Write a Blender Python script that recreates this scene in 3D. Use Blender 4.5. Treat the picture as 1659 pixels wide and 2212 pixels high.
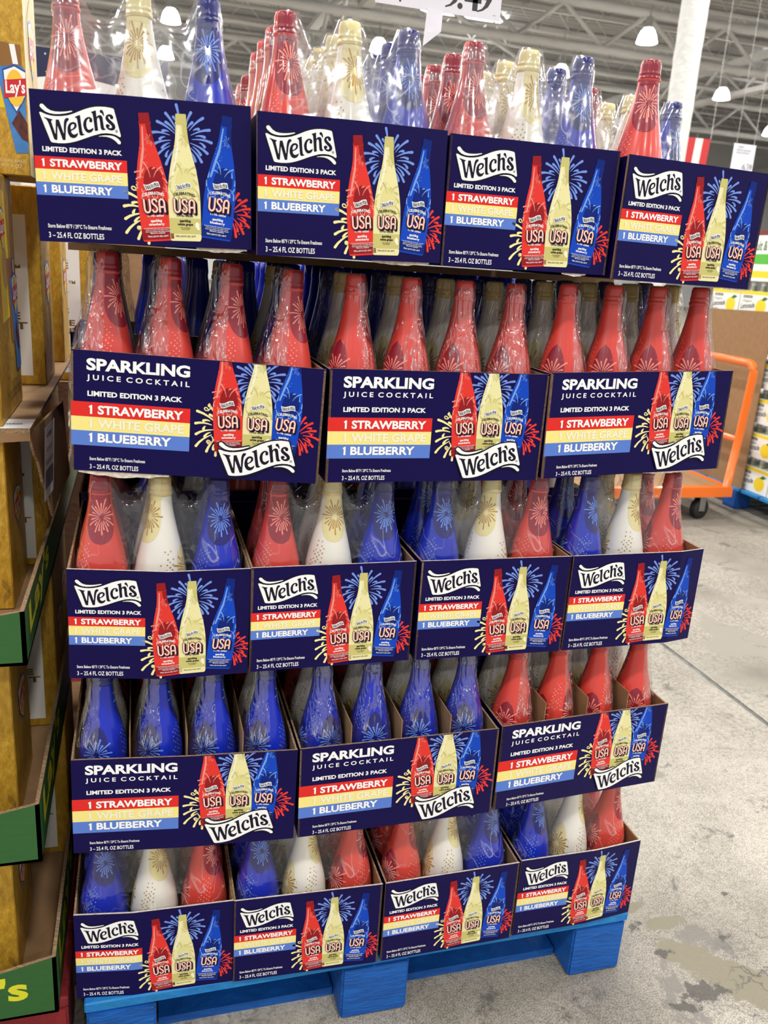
import bpy, bmesh, math, random
from mathutils import Vector, Matrix
from math import sin, cos, pi, radians, sqrt, atan2

# ------------------------------------------------------------------ clear
for o in list(bpy.data.objects):
    bpy.data.objects.remove(o, do_unlink=True)
SC = bpy.context.scene
COL = SC.collection

# ------------------------------------------------------------------ camera
cam_data = bpy.data.cameras.new('camera')
cam = bpy.data.objects.new('camera', cam_data)
COL.objects.link(cam)
right = Vector((0.96091, -0.26910, 0.06508))
up = Vector((0.01747, 0.29351, 0.95580))
fwd = Vector((0.27631, 0.91730, -0.28674))
m = Matrix.Identity(4)
for i in range(3):
    m[i][0] = right[i]; m[i][1] = up[i]; m[i][2] = -fwd[i]
m.translation = Vector((-0.41455, -1.18819, 1.37924))
cam.matrix_world = m
cam_data.sensor_fit = 'VERTICAL'
cam_data.sensor_height = 36.0
cam_data.lens = 1812.28 / 2212 * 36.0
cam_data.dof.use_dof = True; cam_data.dof.focus_distance = 1.38; cam_data.dof.aperture_fstop = 8.0
cam_data.clip_start = 0.02
cam_data.clip_end = 300
SC.camera = cam

# ------------------------------------------------------------------ world and exposure
W = bpy.data.worlds.new('hall_light'); SC.world = W; W.use_nodes = True
bg = W.node_tree.nodes['Background']
bg.inputs[0].default_value = (0.98, 0.98, 1.0, 1)
bg.inputs[1].default_value = 0.30
SC.view_settings.view_transform = 'Standard'
SC.view_settings.look = 'None'
SC.view_settings.exposure = 1.16
SC.view_settings.gamma = 1.0
SC.view_settings.use_curve_mapping = False
SC.cycles.max_bounces = 4
SC.cycles.diffuse_bounces = 2
SC.cycles.glossy_bounces = 2
SC.cycles.transmission_bounces = 2
SC.cycles.transparent_max_bounces = 14
SC.cycles.use_adaptive_sampling = True
SC.cycles.adaptive_threshold = 0.03
SC.cycles.caustics_reflective = False
SC.cycles.caustics_refractive = False
SC.cycles.sample_clamp_indirect = 4.0

LAMP_X = [0.47 + 5.38 * k for k in range(-2, 5)]
LAMP_Y = [1.0 + 4.4 * k for k in range(-2, 8)]
LAMP_Z = 7.0
LAMP_W = 80.0
area = bpy.data.lights.new('high_bay_light', 'AREA')
area.shape = 'DISK'; area.size = 0.5; area.energy = LAMP_W; area.color = (1.0, 0.985, 0.96)
for lx in LAMP_X:
    for ly in LAMP_Y:
        lo = bpy.data.objects.new('high_bay_light', area)
        lo.location = (lx, ly, LAMP_Z - 0.32); COL.objects.link(lo)

# ------------------------------------------------------------------ helpers
RNG = random.Random(7)
def lin(c):
    c = c / 255.0
    return c / 12.92 if c <= 0.04045 else ((c + 0.055) / 1.055) ** 2.4
def rgb(r, g, b): return (lin(r), lin(g), lin(b), 1.0)

def mat(name, col, rough=0.5, metal=0.0, noise=0.0, nscale=20.0, bump=0.0, bscale=60.0, col2=None, stretch=None, coat=0.0, spec=0.5, emit=0.0, detail=4.0):
    M = bpy.data.materials.new(name); M.use_nodes = True
    nt = M.node_tree; N = nt.nodes; L = nt.links
    p = N['Principled BSDF']
    p.inputs['Base Color'].default_value = col
    p.inputs['Roughness'].default_value = rough
    p.inputs['Metallic'].default_value = metal
    p.inputs['Specular IOR Level'].default_value = spec
    p.inputs['Coat Weight'].default_value = coat
    p.inputs['Coat Roughness'].default_value = 0.12
    if emit:
        p.inputs['Emission Color'].default_value = col; p.inputs['Emission Strength'].default_value = emit
    if noise or bump:
        tc = N.new('ShaderNodeTexCoord'); mp = N.new('ShaderNodeMapping')
        L.new(tc.outputs['Object'], mp.inputs[0])
        if stretch: mp.inputs['Scale'].default_value = stretch
    if noise:
        n = N.new('ShaderNodeTexNoise'); n.inputs['Scale'].default_value = nscale; n.inputs['Detail'].default_value = detail
        L.new(mp.outputs[0], n.inputs['Vector'])
        r = N.new('ShaderNodeValToRGB')
        r.color_ramp.elements[0].position = 0.5 - 0.25; r.color_ramp.elements[1].position = 0.5 + 0.25
        c2 = col2 if col2 else tuple(v * (1 - noise) for v in col[:3]) + (1,)
        r.color_ramp.elements[0].color = c2; r.color_ramp.elements[1].color = col
        L.new(n.outputs['Fac'], r.inputs[0]); L.new(r.outputs[0], p.inputs['Base Color'])
    if bump:
        n2 = N.new('ShaderNodeTexNoise'); n2.inputs['Scale'].default_value = bscale; n2.inputs['Detail'].default_value = 2
        L.new(mp.outputs[0], n2.inputs['Vector'])
        b = N.new('ShaderNodeBump'); b.inputs['Strength'].default_value = bump; b.inputs['Distance'].default_value = 0.01
        L.new(n2.outputs['Fac'], b.inputs['Height']); L.new(b.outputs[0], p.inputs['Normal'])
    return M

class MB:
    """collects shapes, builds one mesh object"""
    def __init__(self): self.v = []; self.f = []; self.m = []; self.s = []
    def add(self, vs, fs, mi=0, smooth=False):
        o = len(self.v); self.v += [tuple(x) for x in vs]
        for f in fs:
            self.f.append([i + o for i in f]); self.m.append(mi); self.s.append(smooth)
        return self
    def box(self, x0, x1, y0, y1, z0, z1, mi=0, mats=None):
        vs = [(x0,y0,z0),(x1,y0,z0),(x1,y1,z0),(x0,y1,z0),(x0,y0,z1),(x1,y0,z1),(x1,y1,z1),(x0,y1,z1)]
        fs = [(0,3,2,1),(4,5,6,7),(0,1,5,4),(1,2,6,5),(2,3,7,6),(3,0,4,7)]  # bottom top front right back left
        o = len(self.v); self.v += vs
        for k, f in enumerate(fs):
            self.f.append([i + o for i in f]); self.m.append(mats[k] if mats else mi); self.s.append(False)
        return self
    def prism(self, base, ax, mi=0, mats=None):
        """base: list of 3d points (planar loop), ax: extrusion vector"""
        n = len(base); ax = Vector(ax)
        b2 = [tuple(Vector(p) + ax) for p in base]
        o = len(self.v); self.v += [tuple(p) for p in base] + b2
        self.f.append([o + i for i in range(n)][::-1]); self.m.append(mats[0] if mats else mi); self.s.append(False)
        self.f.append([o + n + i for i in range(n)]); self.m.append(mats[1] if mats else mi); self.s.append(False)
        for i in range(n):
            j = (i + 1) % n
            self.f.append([o + i, o + j, o + n + j, o + n + i]); self.m.append(mats[2] if mats else mi); self.s.append(False)
        return self
    def tube(self, pts, r, n=8, mi=0, cap=True):
        pts = [Vector(p) for p in pts]; rings = []
        for i, p in enumerate(pts):
            t = (pts[min(i + 1, len(pts) - 1)] - pts[max(i - 1, 0)]).normalized()
            a = Vector((0, 0, 1)) if abs(t.z) < 0.9 else Vector((1, 0, 0))
            u = t.cross(a).normalized(); w = t.cross(u).normalized()
            rr = r[i] if isinstance(r, (list, tuple)) else r
            rings.append([p + u * (rr * cos(2 * pi * k / n)) + w * (rr * sin(2 * pi * k / n)) for k in range(n)])
        vs = [q for ring in rings for q in ring]; fs = []
        for i in range(len(pts) - 1):
            for k in range(n):
                fs.append((i*n + k, i*n + (k+1) % n, (i+1)*n + (k+1) % n, (i+1)*n + k))
        self.add(vs, fs, mi, True)
        if cap:
            o = len(self.v) - len(vs)
            self.f.append([o + k for k in range(n)]); self.m.append(mi); self.s.append(False)
            self.f.append([o + len(vs) - n + k for k in range(n)][::-1]); self.m.append(mi); self.s.append(False)
        return self
    def lathe(self, prof, n=32, c=(0, 0, 0), mi=0, smooth=True):
        vs = []; fs = []
        for (r, z) in prof:
            for k in range(n):
                a = 2 * pi * k / n
                vs.append((c[0] + r * sin(a), c[1] - r * cos(a), c[2] + z))
        for i in range(len(prof) - 1):
            for k in range(n):
                fs.append((i*n + k, i*n + (k+1) % n, (i+1)*n + (k+1) % n, (i+1)*n + k))
        return self.add(vs, fs, mi, smooth)
    def mesh(self, name, mats):
        me = bpy.data.meshes.new(name)
        me.from_pydata(self.v, [], self.f)
        for M in (mats if isinstance(mats, (list, tuple)) else [mats]): me.materials.append(M)
        me.polygons.foreach_set('material_index', self.m)
        me.polygons.foreach_set('use_smooth', self.s)
        me.update()
        return me
    def build(self, name, mats, parent=None): return obj(name, self.mesh(name, mats), parent)

def obj(name, me, parent=None, loc=None, rot=None):
    o = bpy.data.objects.new(name, me); COL.objects.link(o)
    if parent: o.parent = parent
    if loc: o.location = loc
    if rot: o.rotation_euler = rot
    return o
def tag(o, label=None, cat=None, group=None, kind=None):
    if label: o['label'] = label
    if cat: o['category'] = cat
    if group: o['group'] = group
    if kind: o['kind'] = kind
    return o
def thing(name, label, cat, loc=(0, 0, 0), rot=(0, 0, 0), group=None, kind=None):
    o = bpy.data.objects.new(name, None); COL.objects.link(o); o.empty_display_size = 0.05
    o.location = loc; o.rotation_euler = rot
    return tag(o, label, cat, group, kind)

# ------------------------------------------------------------------ flat print: 2-D shapes
TXT = {}
def text_polys(s, off):
    key = (s, off)
    if key in TXT: return TXT[key]
    c = bpy.data.curves.new('txt', 'FONT'); c.body = s; c.size = 1.0; c.offset = off; c.resolution_u = 3
    o = bpy.data.objects.new('txt', c); COL.objects.link(o)
    dg = bpy.context.evaluated_depsgraph_get()
    me = bpy.data.meshes.new_from_object(o.evaluated_get(dg))
    vs = [(v.co.x, v.co.y) for v in me.vertices]; fs = [list(p.vertices) for p in me.polygons]
    bpy.data.objects.remove(o, do_unlink=True); bpy.data.curves.remove(c); bpy.data.meshes.remove(me)
    TXT[key] = (vs, fs)
    return TXT[key]

def clip_poly(pts, a, b, c):
    """keep a*x+b*y<=c"""
    out = []
    for i in range(len(pts)):
        p, q = pts[i], pts[(i + 1) % len(pts)]
        dp = a*p[0] + b*p[1] - c; dq = a*q[0] + b*q[1] - c
        if dp <= 0: out.append(p)
        if dp * dq < 0:
            t = dp / (dp - dq); out.append((p[0] + (q[0]-p[0])*t, p[1] + (q[1]-p[1])*t))
    return out

class Art:
    """flat print in a plane; x right, y up, metres; built in the local xz plane facing -y"""
    def __init__(self, xf=None, clips=()): self.p = []; self.xf = xf; self.clips = list(clips)
    def poly(self, pts, mat_, layer=0):
        if self.xf: pts = [self.xf(*q) for q in pts]
        for cl in self.clips: pts = clip_poly(pts, *cl)
        if len(pts) >= 3: self.p.append((pts, mat_, layer))
    def rect(self, x0, x1, y0, y1, mat_, layer=0): self.poly([(x0,y0),(x1,y0),(x1,y1),(x0,y1)], mat_, layer)
    def ellipse(self, cx, cy, rx, ry, mat_, layer=0, n=20, rot=0):
        self.poly([(cx + rx*cos(2*pi*k/n)*cos(rot) - ry*sin(2*pi*k/n)*sin(rot), cy + rx*cos(2*pi*k/n)*sin(rot) + ry*sin(2*pi*k/n)*cos(rot)) for k in range(n)], mat_, layer)
    def stroke(self, pts, w0, w1, mat_, layer=0):
        self.poly(stroke_outline(pts, w0, w1), mat_, layer)
    def ribbon(self, pts, w, mat_, layer=0, closed=False):
        for q in ribbon_quads(pts, w): self.poly(q, mat_, layer)
    def text(self, s, x0, x1, y0, y1, mat_, layer=0, off=0.03, warp=None, fit='bbox'):
        vs, fs = text_polys(s, off)
        if not vs: return
        ax, bx = min(v[0] for v in vs), max(v[0] for v in vs)
        if fit == 'bbox': ay, by = min(v[1] for v in vs), max(v[1] for v in vs)
        else: ay, by = 0.0, 0.70         # baseline to cap height
        tv = [(x0 + (v[0]-ax)/(bx-ax)*(x1-x0), y0 + (v[1]-ay)/(by-ay)*(y1-y0)) for v in vs]
        if warp: tv = [warp(*q) for q in tv]
        for f in fs: self.poly([tv[i] for i in f], mat_, layer)
    def mesh(self, name, ox=0.0, oy=0.0, step=0.00018, fold=None):
        mats = []; mb = MB(); todo = self.p
        if fold:
            xf, dep_, w_ = fold; todo = []
            for pts, M, layer in self.p:
                lo, hi = min(q[0] for q in pts), max(q[0] for q in pts)
                if lo < xf < hi:
                    for cl in ((1, 0, xf), (-1, 0, -xf)):
                        c = clip_poly(pts, *cl)
                        if len(c) >= 3: todo.append((c, M, layer))
                else: todo.append((pts, M, layer))
            for pts, M, layer in todo:
                if M not in mats: mats.append(M)
                vs = []
                for x, z in pts:
                    t = x / xf if x <= xf else (w_ - x) / (w_ - xf)
                    vs.append((x - ox, -step * (layer + 1) - dep_ * t, z - oy))
                mb.add(vs, [list(range(len(pts)))], mats.index(M))
            return mb.mesh(name, mats)
        for pts, M, layer in self.p:
            if M not in mats: mats.append(M)
            y = -step * (layer + 1)
            mb.add([(x - ox, y, z - oy) for x, z in pts], [list(range(len(pts)))], mats.index(M))
        return mb.mesh(name, mats)

def stroke_outline(pts, w0, w1, ncap=5):
    n = len(pts); Lf = []; Rt = []
    for i in range(n):
        a = pts[max(i-1, 0)]; b = pts[min(i+1, n-1)]
        dx, dy = b[0]-a[0], b[1]-a[1]; l = sqrt(dx*dx + dy*dy) or 1; nx, ny = -dy/l, dx/l
        w = w0 + (w1-w0) * i/(n-1)
        Lf.append((pts[i][0]+nx*w, pts[i][1]+ny*w)); Rt.append((pts[i][0]-nx*w, pts[i][1]-ny*w))
    def cap(c, frm, sgn):
        a0 = atan2(frm[1]-c[1], frm[0]-c[0]); r = sqrt((frm[0]-c[0])**2 + (frm[1]-c[1])**2)
        return [(c[0]+r*cos(a0+sgn*pi*k/ncap), c[1]+r*sin(a0+sgn*pi*k/ncap)) for k in range(1, ncap)]
    return Lf + cap(pts[-1], Lf[-1], -1) + Rt[::-1] + cap(pts[0], Rt[0], -1)
def ribbon_quads(pts, w):
    out = []; n = len(pts); Lf = []; Rt = []
    for i in range(n):
        a = pts[max(i-1, 0)]; b = pts[min(i+1, n-1)]
        dx, dy = b[0]-a[0], b[1]-a[1]; l = sqrt(dx*dx + dy*dy) or 1
        Lf.append((pts[i][0]-dy/l*w, pts[i][1]+dx/l*w)); Rt.append((pts[i][0]+dy/l*w, pts[i][1]-dx/l*w))
    for i in range(n-1): out.append([Lf[i], Lf[i+1], Rt[i+1], Rt[i]])
    return out
def rays(cx, cy, n, r0, r1, rng, a0=0.0, a1=2*pi, curl=0.35, dots=True):
    """strokes of a drawn firework: list of (points, w0, w1)"""
    out = []
    for k in range(n):
        a = a0 + (a1-a0) * (k+0.5) / n
        ro = r1 * (1.0 if k % 2 == 0 else 0.72) * rng.uniform(0.88, 1.05); ri = r0 * rng.uniform(0.7, 1.5) * (1 if k % 2 == 0 else 1.5)
        cs = curl * (1 if cos(a) > 0 else -1) * (0.35 + abs(cos(a)))
        pts = []
        for j in range(5):
            t = j/4; r = ri + (ro-ri)*t; aa = a - cs*t*t*0.6
            pts.append((cx + r*cos(aa), cy + r*sin(aa)))
        out.append((pts, 0.010*r1, 0.050*r1))
    return out
def offset_poly(pts, d):
    n = len(pts); ar = sum(pts[i][0]*pts[(i+1)%n][1] - pts[(i+1)%n][0]*pts[i][1] for i in range(n)); s = 1 if ar > 0 else -1
    out = []
    for i in range(n):
        a, b = pts[i-1], pts[(i+1) % n]; dx, dy = b[0]-a[0], b[1]-a[1]; l = sqrt(dx*dx+dy*dy) or 1
        out.append((pts[i][0] + s*dy/l*d, pts[i][1] - s*dx/l*d))
    return out

# ------------------------------------------------------------------ materials
INK = dict(rough=0.36, spec=0.18)
M_navy = mat('navy_print', rgb(14, 4, 70), **INK)
M_ink = mat('black_print', rgb(22, 20, 40), **INK)
M_white = mat('white_print', rgb(250, 250, 248), **INK)
M_red = mat('red_print', rgb(226, 47, 42), **INK)
M_yel = mat('yellow_print', rgb(248, 232, 140), **INK)
M_blu = mat('blue_print', rgb(92, 128, 210), **INK)
M_pale = mat('pale_lettering', rgb(246, 242, 214), **INK)
M_fwb = mat('firework_blue_print', rgb(118, 150, 228), **INK)
M_fwy = mat('firework_yellow_print', rgb(250, 236, 160), **INK)
M_fwr = mat('firework_red_print', rgb(236, 62, 48), **INK)
M_pr = mat('picture_red', rgb(228, 58, 50), **INK); M_prd = mat('picture_dark_red', rgb(150, 28, 34), **INK); M_prl = mat('picture_pink', rgb(240, 150, 135), **INK)
M_pw = mat('picture_cream', rgb(238, 230, 170), **INK); M_pwd = mat('picture_olive', rgb(205, 196, 120), **INK); M_pwm = mat('picture_pale_olive', rgb(228, 220, 150), **INK); M_pwl = mat('picture_ivory', rgb(247, 243, 215), **INK)
M_pb = mat('picture_blue', rgb(16, 70, 190), **INK); M_pbd = mat('picture_deep_blue', rgb(10, 36, 120), **INK); M_pbl = mat('picture_sky', rgb(120, 165, 235), **INK)
M_pinkline = mat('picture_coral_line', rgb(245, 150, 150), **INK)
M_kraft = mat('kraft_board', rgb(158, 122, 84), 0.85, noise=0.18, nscale=30, bump=0.1, bscale=80)
M_edge = mat('kraft_cut_edge', rgb(170, 138, 104), 0.9, noise=0.35, nscale=160, bump=0.5, bscale=200)
M_tear = mat('white_tear_edge', rgb(238, 234, 226), 0.8, noise=0.3, nscale=140, col2=rgb(190, 165, 135))

# ------------------------------------------------------------------ the hall
floor_root = thing('floor', None, None, kind='structure')
def floor_mat():
    M = bpy.data.materials.new('worn_concrete'); M.use_nodes = True
    nt = M.node_tree; N = nt.nodes; L = nt.links; p = N['Principled BSDF']
    geo = N.new('ShaderNodeNewGeometry')
    def noise(scale, detail=6, rough=0.6, dist=0.0):
        n = N.new('ShaderNodeTexNoise'); n.inputs['Scale'].default_value = scale; n.inputs['Detail'].default_value = detail
        n.inputs['Roughness'].default_value = rough; n.inputs['Distortion'].default_value = dist
        L.new(geo.outputs['Position'], n.inputs['Vector']); return n.outputs['Fac']
    def ramp(src, stops):
        r = N.new('ShaderNodeValToRGB'); e = r.color_ramp.elements
        while len(e) < len(stops): e.new(0.5)
        for k, (pos, c) in enumerate(stops): e[k].position = pos; e[k].color = c
        L.new(src, r.inputs[0]); return r.outputs[0]
    def mix(fac, a, b, mode='MIX'):
        x = N.new('ShaderNodeMix'); x.data_type = 'RGBA'; x.blend_type = mode
        if isinstance(fac, float): x.inputs[0].default_value = fac
        else: L.new(fac, x.inputs[0])
        L.new(a, x.inputs[6])
        if isinstance(b, tuple): x.inputs[7].default_value = b
        else: L.new(b, x.inputs[7])
        return x.outputs[2]
    g = lambda v: (v, v, v, 1)
    base = ramp(noise(3.0, 5), [(0.25, rgb(112, 106, 96)), (0.5, rgb(136, 130, 119)), (0.75, rgb(154, 148, 138))])
    # exposed aggregate: fine light and dark stones
    vor = N.new('ShaderNodeTexVoronoi'); vor.inputs['Scale'].default_value = 130.0; L.new(geo.outputs['Position'], vor.inputs['Vector'])
    sep = N.new('ShaderNodeSeparateColor'); L.new(vor.outputs['Color'], sep.inputs[0])
    stones = ramp(sep.outputs[0], [(0.0, rgb(92, 86, 77)), (0.35, rgb(148, 140, 127)), (1.0, rgb(184, 177, 164))])
    aggmask = ramp(noise(1.6, 5, 0.6, 0.4), [(0.40, g(0)), (0.52, g(1))])
    sx = N.new('ShaderNodeSeparateXYZ'); L.new(geo.outputs['Position'], sx.inputs[0])
    def math(op, a_, b_):
        q = N.new('ShaderNodeMath'); q.operation = op
        for i_, v_ in enumerate((a_, b_)):
            if isinstance(v_, (int, float)): q.inputs[i_].default_value = v_
            else: L.new(v_, q.inputs[i_])
        return q.outputs[0]
    cache = {}
    def blob(cx, cy, rx, ry, ns=7.0, amt=1.1, rot=0.0):
        if ns not in cache: cache[ns] = noise(ns, 4, .6)
        dx_ = math('SUBTRACT', sx.outputs[0], cx); dy_ = math('SUBTRACT', sx.outputs[1], cy)
        u_ = math('ADD', math('MULTIPLY', dx_, cos(rot)), math('MULTIPLY', dy_, sin(rot)))
        v_ = math('SUBTRACT', math('MULTIPLY', dy_, cos(rot)), math('MULTIPLY', dx_, sin(rot)))
        e_ = math('SQRT', math('ADD', math('POWER', math('DIVIDE', u_, rx), 2.0), math('POWER', math('DIVIDE', v_, ry), 2.0)), 0.0)
        return math('ADD', e_, math('MULTIPLY', math('SUBTRACT', cache[ns], .5), amt))
    wear = ramp(blob(.75, .25, 1.15, 1.05, 2.5, 1.3), [(.70, g(1)), (1.0, g(0))])
    fine = ramp(noise(330, 3, .75), [(.38, rgb(40, 37, 33)), (.485, rgb(162, 154, 140)), (.58, rgb(226, 220, 207))])
    c = mix(aggmask, base, stones)
    c = mix(0.55, c, base)
    worn = mix(0.60, stones, fine)
    tone = ramp(noise(5.0, 6, .65, .5), [(.35, rgb(128, 121, 110)), (.6, rgb(190, 183, 170))])
    worn = mix(0.22, worn, tone)
    c = mix(wear, c, worn)
    near_dark = ramp(blob(.55, .02, .75, .32, 4.0, 1.4), [(.45, g(.42)), (1.0, g(0))])  # multiplies the floor darker in a ragged oval by the pallet corner
    c = mix(near_dark, c, rgb(104, 96, 86), 'MULTIPLY')
    # dirt blotches with ragged outlines
    dirt = ramp(noise(7.0, 6, 0.72, 0.6), [(0.60, g(0)), (0.68, g(1))])
    c = mix(dirt, c, rgb(96, 92, 87))
    dirt2 = ramp(noise(2.4, 6, 0.7, 1.2), [(0.62, g(0)), (0.655, g(0.8))])
    c = mix(dirt2, c, rgb(112, 107, 100))
    # smooth patched areas
    patch = ramp(noise(1.15, 3, 0.45, 0.3), [(0.615, g(0)), (0.625, g(1))])
    c = mix(patch, c, rgb(140, 134, 122))
    for (bx_, by_, rx_, ry_, ro_) in ((.755, -.075, .20, .055, -.8), (.695, .098, .06, .022, .1), (.645, .155, .035, .016, .3), (.66, .235, .04, .012, .2)):
        c = mix(ramp(blob(bx_, by_, rx_, ry_, 20.0, 1.7, ro_), [(.80, g(.9)), (.95, g(0))]), c, rgb(122, 115, 95))
    for (bx_, by_, rx_, ry_) in ((.665, -.085, .07, .035), (.64, .025, .035, .02), (.80, .035, .03, .015), (.62, .10, .025, .018), (.885, .15, .02, .012), (.60, -.11, .04, .02)):
        c = mix(ramp(blob(bx_, by_, rx_, ry_, 38.0, 3.2), [(.45, g(.85)), (.75, g(0))]), c, rgb(66, 62, 58))
    # cracks
    v2 = N.new('ShaderNodeTexVoronoi'); v2.feature = 'DISTANCE_TO_EDGE'; v2.inputs['Scale'].default_value = 2.6
    wv = N.new('ShaderNodeVectorMath'); wv.operation = 'ADD'
    nn = N.new('ShaderNodeTexNoise'); nn.inputs['Scale'].default_value = 9.0; nn.inputs['Detail'].default_value = 6; L.new(geo.outputs['Position'], nn.inputs['Vector'])
    sc_ = N.new('ShaderNodeVectorMath'); sc_.operation = 'SCALE'; sc_.inputs[3].default_value = 0.22; L.new(nn.outputs['Color'], sc_.inputs[0])
    L.new(geo.outputs['Position'], wv.inputs[0]); L.new(sc_.outputs[0], wv.inputs[1]); L.new(wv.outputs[0], v2.inputs['Vector'])
    crack = ramp(v2.outputs['Distance'], [(0.002, g(1)), (0.007, g(0))])
    cm = ramp(noise(1.7, 3), [(0.52, g(0)), (0.62, g(0.7))])
    mm = N.new('ShaderNodeMath'); mm.operation = 'MULTIPLY'; L.new(crack, mm.inputs[0]); L.new(cm, mm.inputs[1])
    c = mix(mm.outputs[0], c, rgb(54, 50, 46))
    L.new(c, p.inputs['Base Color']); p.inputs['Roughness'].default_value = 0.62
    b = N.new('ShaderNodeBump'); b.inputs['Strength'].default_value = 0.35; b.inputs['Distance'].default_value = 0.004
    L.new(noise(110, 2), b.inputs['Height']); L.new(b.outputs[0], p.inputs['Normal'])
    return M
M_floor = floor_mat()
M_joint = mat('grey_joint_filler', rgb(128, 128, 124), 0.7, noise=0.35, nscale=14, col2=rgb(70, 70, 68))
SEAM = 1.5525
MB().box(-20, SEAM - 0.010, -14, 40, -0.15, 0.0).build('floor_slab', M_floor, floor_root)
MB().box(SEAM + 0.010, 34, -14, 40, -0.15, 0.0).build('floor_slab', M_floor, floor_root)
MB().box(SEAM - 0.010, SEAM + 0.010, -14, 40, -0.15, -0.003).build('joint_filler', M_joint, floor_root)

M_wall = mat('painted_wall', rgb(222, 222, 220), 0.8, noise=0.05, nscale=0.6)
M_steel = mat('white_painted_steel', rgb(206, 204, 200), 0.6, noise=0.12, nscale=2.0)
M_deck = mat('grey_roof_deck', rgb(178, 176, 172), 0.75, noise=0.15, nscale=0.8)
tag(MB().box(-20, 34, 40, 40.3, 0, 9).build('wall_back', M_wall), kind='structure')
tag(MB().box(34, 34.3, -14, 40, 0, 9).build('wall_right', M_wall), kind='structure')
# corrugated roof deck: ribs run along x
ZC = 8.9
ceil = MB()
prof = []
y = 3.0; k = 0
ys = []
while y < 40.0:
    ys += [(y, ZC), (y + 0.10, ZC), (y + 0.14, ZC + 0.08), (y + 0.26, ZC + 0.08), (y + 0.30, ZC)]
    y += 0.30
vs = [(-20, a, b) for a, b in ys] + [(34, a, b) for a, b in ys]
n_ = len(ys)
ceil.add(vs, [(i, i+1, n_+i+1, n_+i) for i in range(n_-1)])
ceil.box(-20, 34, -14, 3.0, ZC, ZC + 0.1)
tag(ceil.build('ceiling', M_deck), kind='structure')

def joist(yy, z0, z1, x0=-20, x1=34):
    r = thing('roof_beam', None, None, (0, yy, 0), kind='structure')
    MB().box(x0, x1, -0.05, 0.05, z1 - 0.06, z1).build('top_chord', M_steel, r)
    MB().box(x0, x1, -0.045, 0.045, z0, z0 + 0.06).build('bottom_chord', M_steel, r)
    w = MB(); x = x0; d = 0
    while x < x1 - 0.6:
        a, b = (z0 + 0.03, z1 - 0.03) if d % 2 == 0 else (z1 - 0.03, z0 + 0.03)
        w.tube([(x, 0, a), (x + 0.62, 0, b)], 0.018, 5); x += 0.62; d += 1
    tag(w.build('web_rods', M_steel, r), kind='stuff')
for k in range(18):
    joist(4.6 + 2.0 * k, 8.15, 8.85)
def girder(xx):
    r = thing('roof_beam', None, None, (xx, 0, 0), kind='structure')
    MB().box(-0.14, 0.14, -14, 40, 8.0, 8.16).build('top_chord', M_steel, r)
    MB().box(-0.12, 0.12, -14, 40, 7.05, 7.2).build('bottom_chord', M_steel, r)
    w = MB(); yv = -14; d = 0
    while yv < 38:
        a, b = (7.15, 8.05) if d % 2 == 0 else (8.05, 7.15)
        w.tube([(0, yv, a), (0, yv + 1.35, b)], 0.06, 8); yv += 1.35; d += 1
    tag(w.build('web_rods', M_steel, r), kind='stuff')
for xx in (-8.2, 4.88, 17.9, 31.0): girder(xx)
# cross girders: open trusses along x, with round tube members
def cross_truss(yy):
    r = thing('roof_beam', None, None, (0, yy, 0), kind='structure')
    MB().tube([(-20, 0, 7.95), (34, 0, 7.95)], 0.11, 10).build('top_chord', M_steel, r)
    MB().tube([(-20, 0, 6.95), (34, 0, 6.95)], 0.10, 10).build('bottom_chord', M_steel, r)
    w = MB(); x = -20; d = 0
    while x < 33:
        a, b = (7.0, 7.9) if d % 2 == 0 else (7.9, 7.0)
        w.tube([(x, 0, a), (x + 1.2, 0, b)], 0.055, 8); x += 1.2; d += 1
    tag(w.build('web_rods', M_steel, r), kind='stuff')
for yy in (12.4, 20.7, 29.4): cross_truss(yy)
# sprinkler pipes and bracing rods
for k, (yy, zz, rr) in enumerate(((9.2, 7.6, 0.04), (16.5, 7.5, 0.05), (25.2, 7.45, 0.05), (34.0, 7.4, 0.06))):
    tag(MB().tube([(-20, yy, zz), (34, yy, zz)], rr, 8).build('sprinkler_pipe', M_steel), 'white sprinkler pipe under the roof, ' + ('nearest', 'second', 'third', 'farthest')[k] + ' of the four', 'pipe', 'sprinkler pipes under the roof')
for k, (a, b) in enumerate((((5.0, 8, 8.1), (13.0, 20, 8.1)), ((13.0, 8, 8.1), (5.0, 20, 8.1)), ((5.5, 21, 8.1), (17, 33, 8.1)), ((16, 12, 7.9), (27, 24, 7.9)))):
    tag(MB().tube([a, b], 0.07, 8).build('roof_beam', M_steel), kind='structure')
# skylights: pale panels in the deck
M_sky = mat('skylight_panel', rgb(250, 250, 252), 0.5, emit=2.2)
for k, (x, yy) in enumerate(((9.5, 26.5), (21.0, 25.0))):
    tag(MB().box(x - 1.2, x + 1.2, yy - 0.5, yy + 0.5, ZC - 0.12, ZC - 0.05).build('skylight', M_sky), kind='structure')

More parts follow.
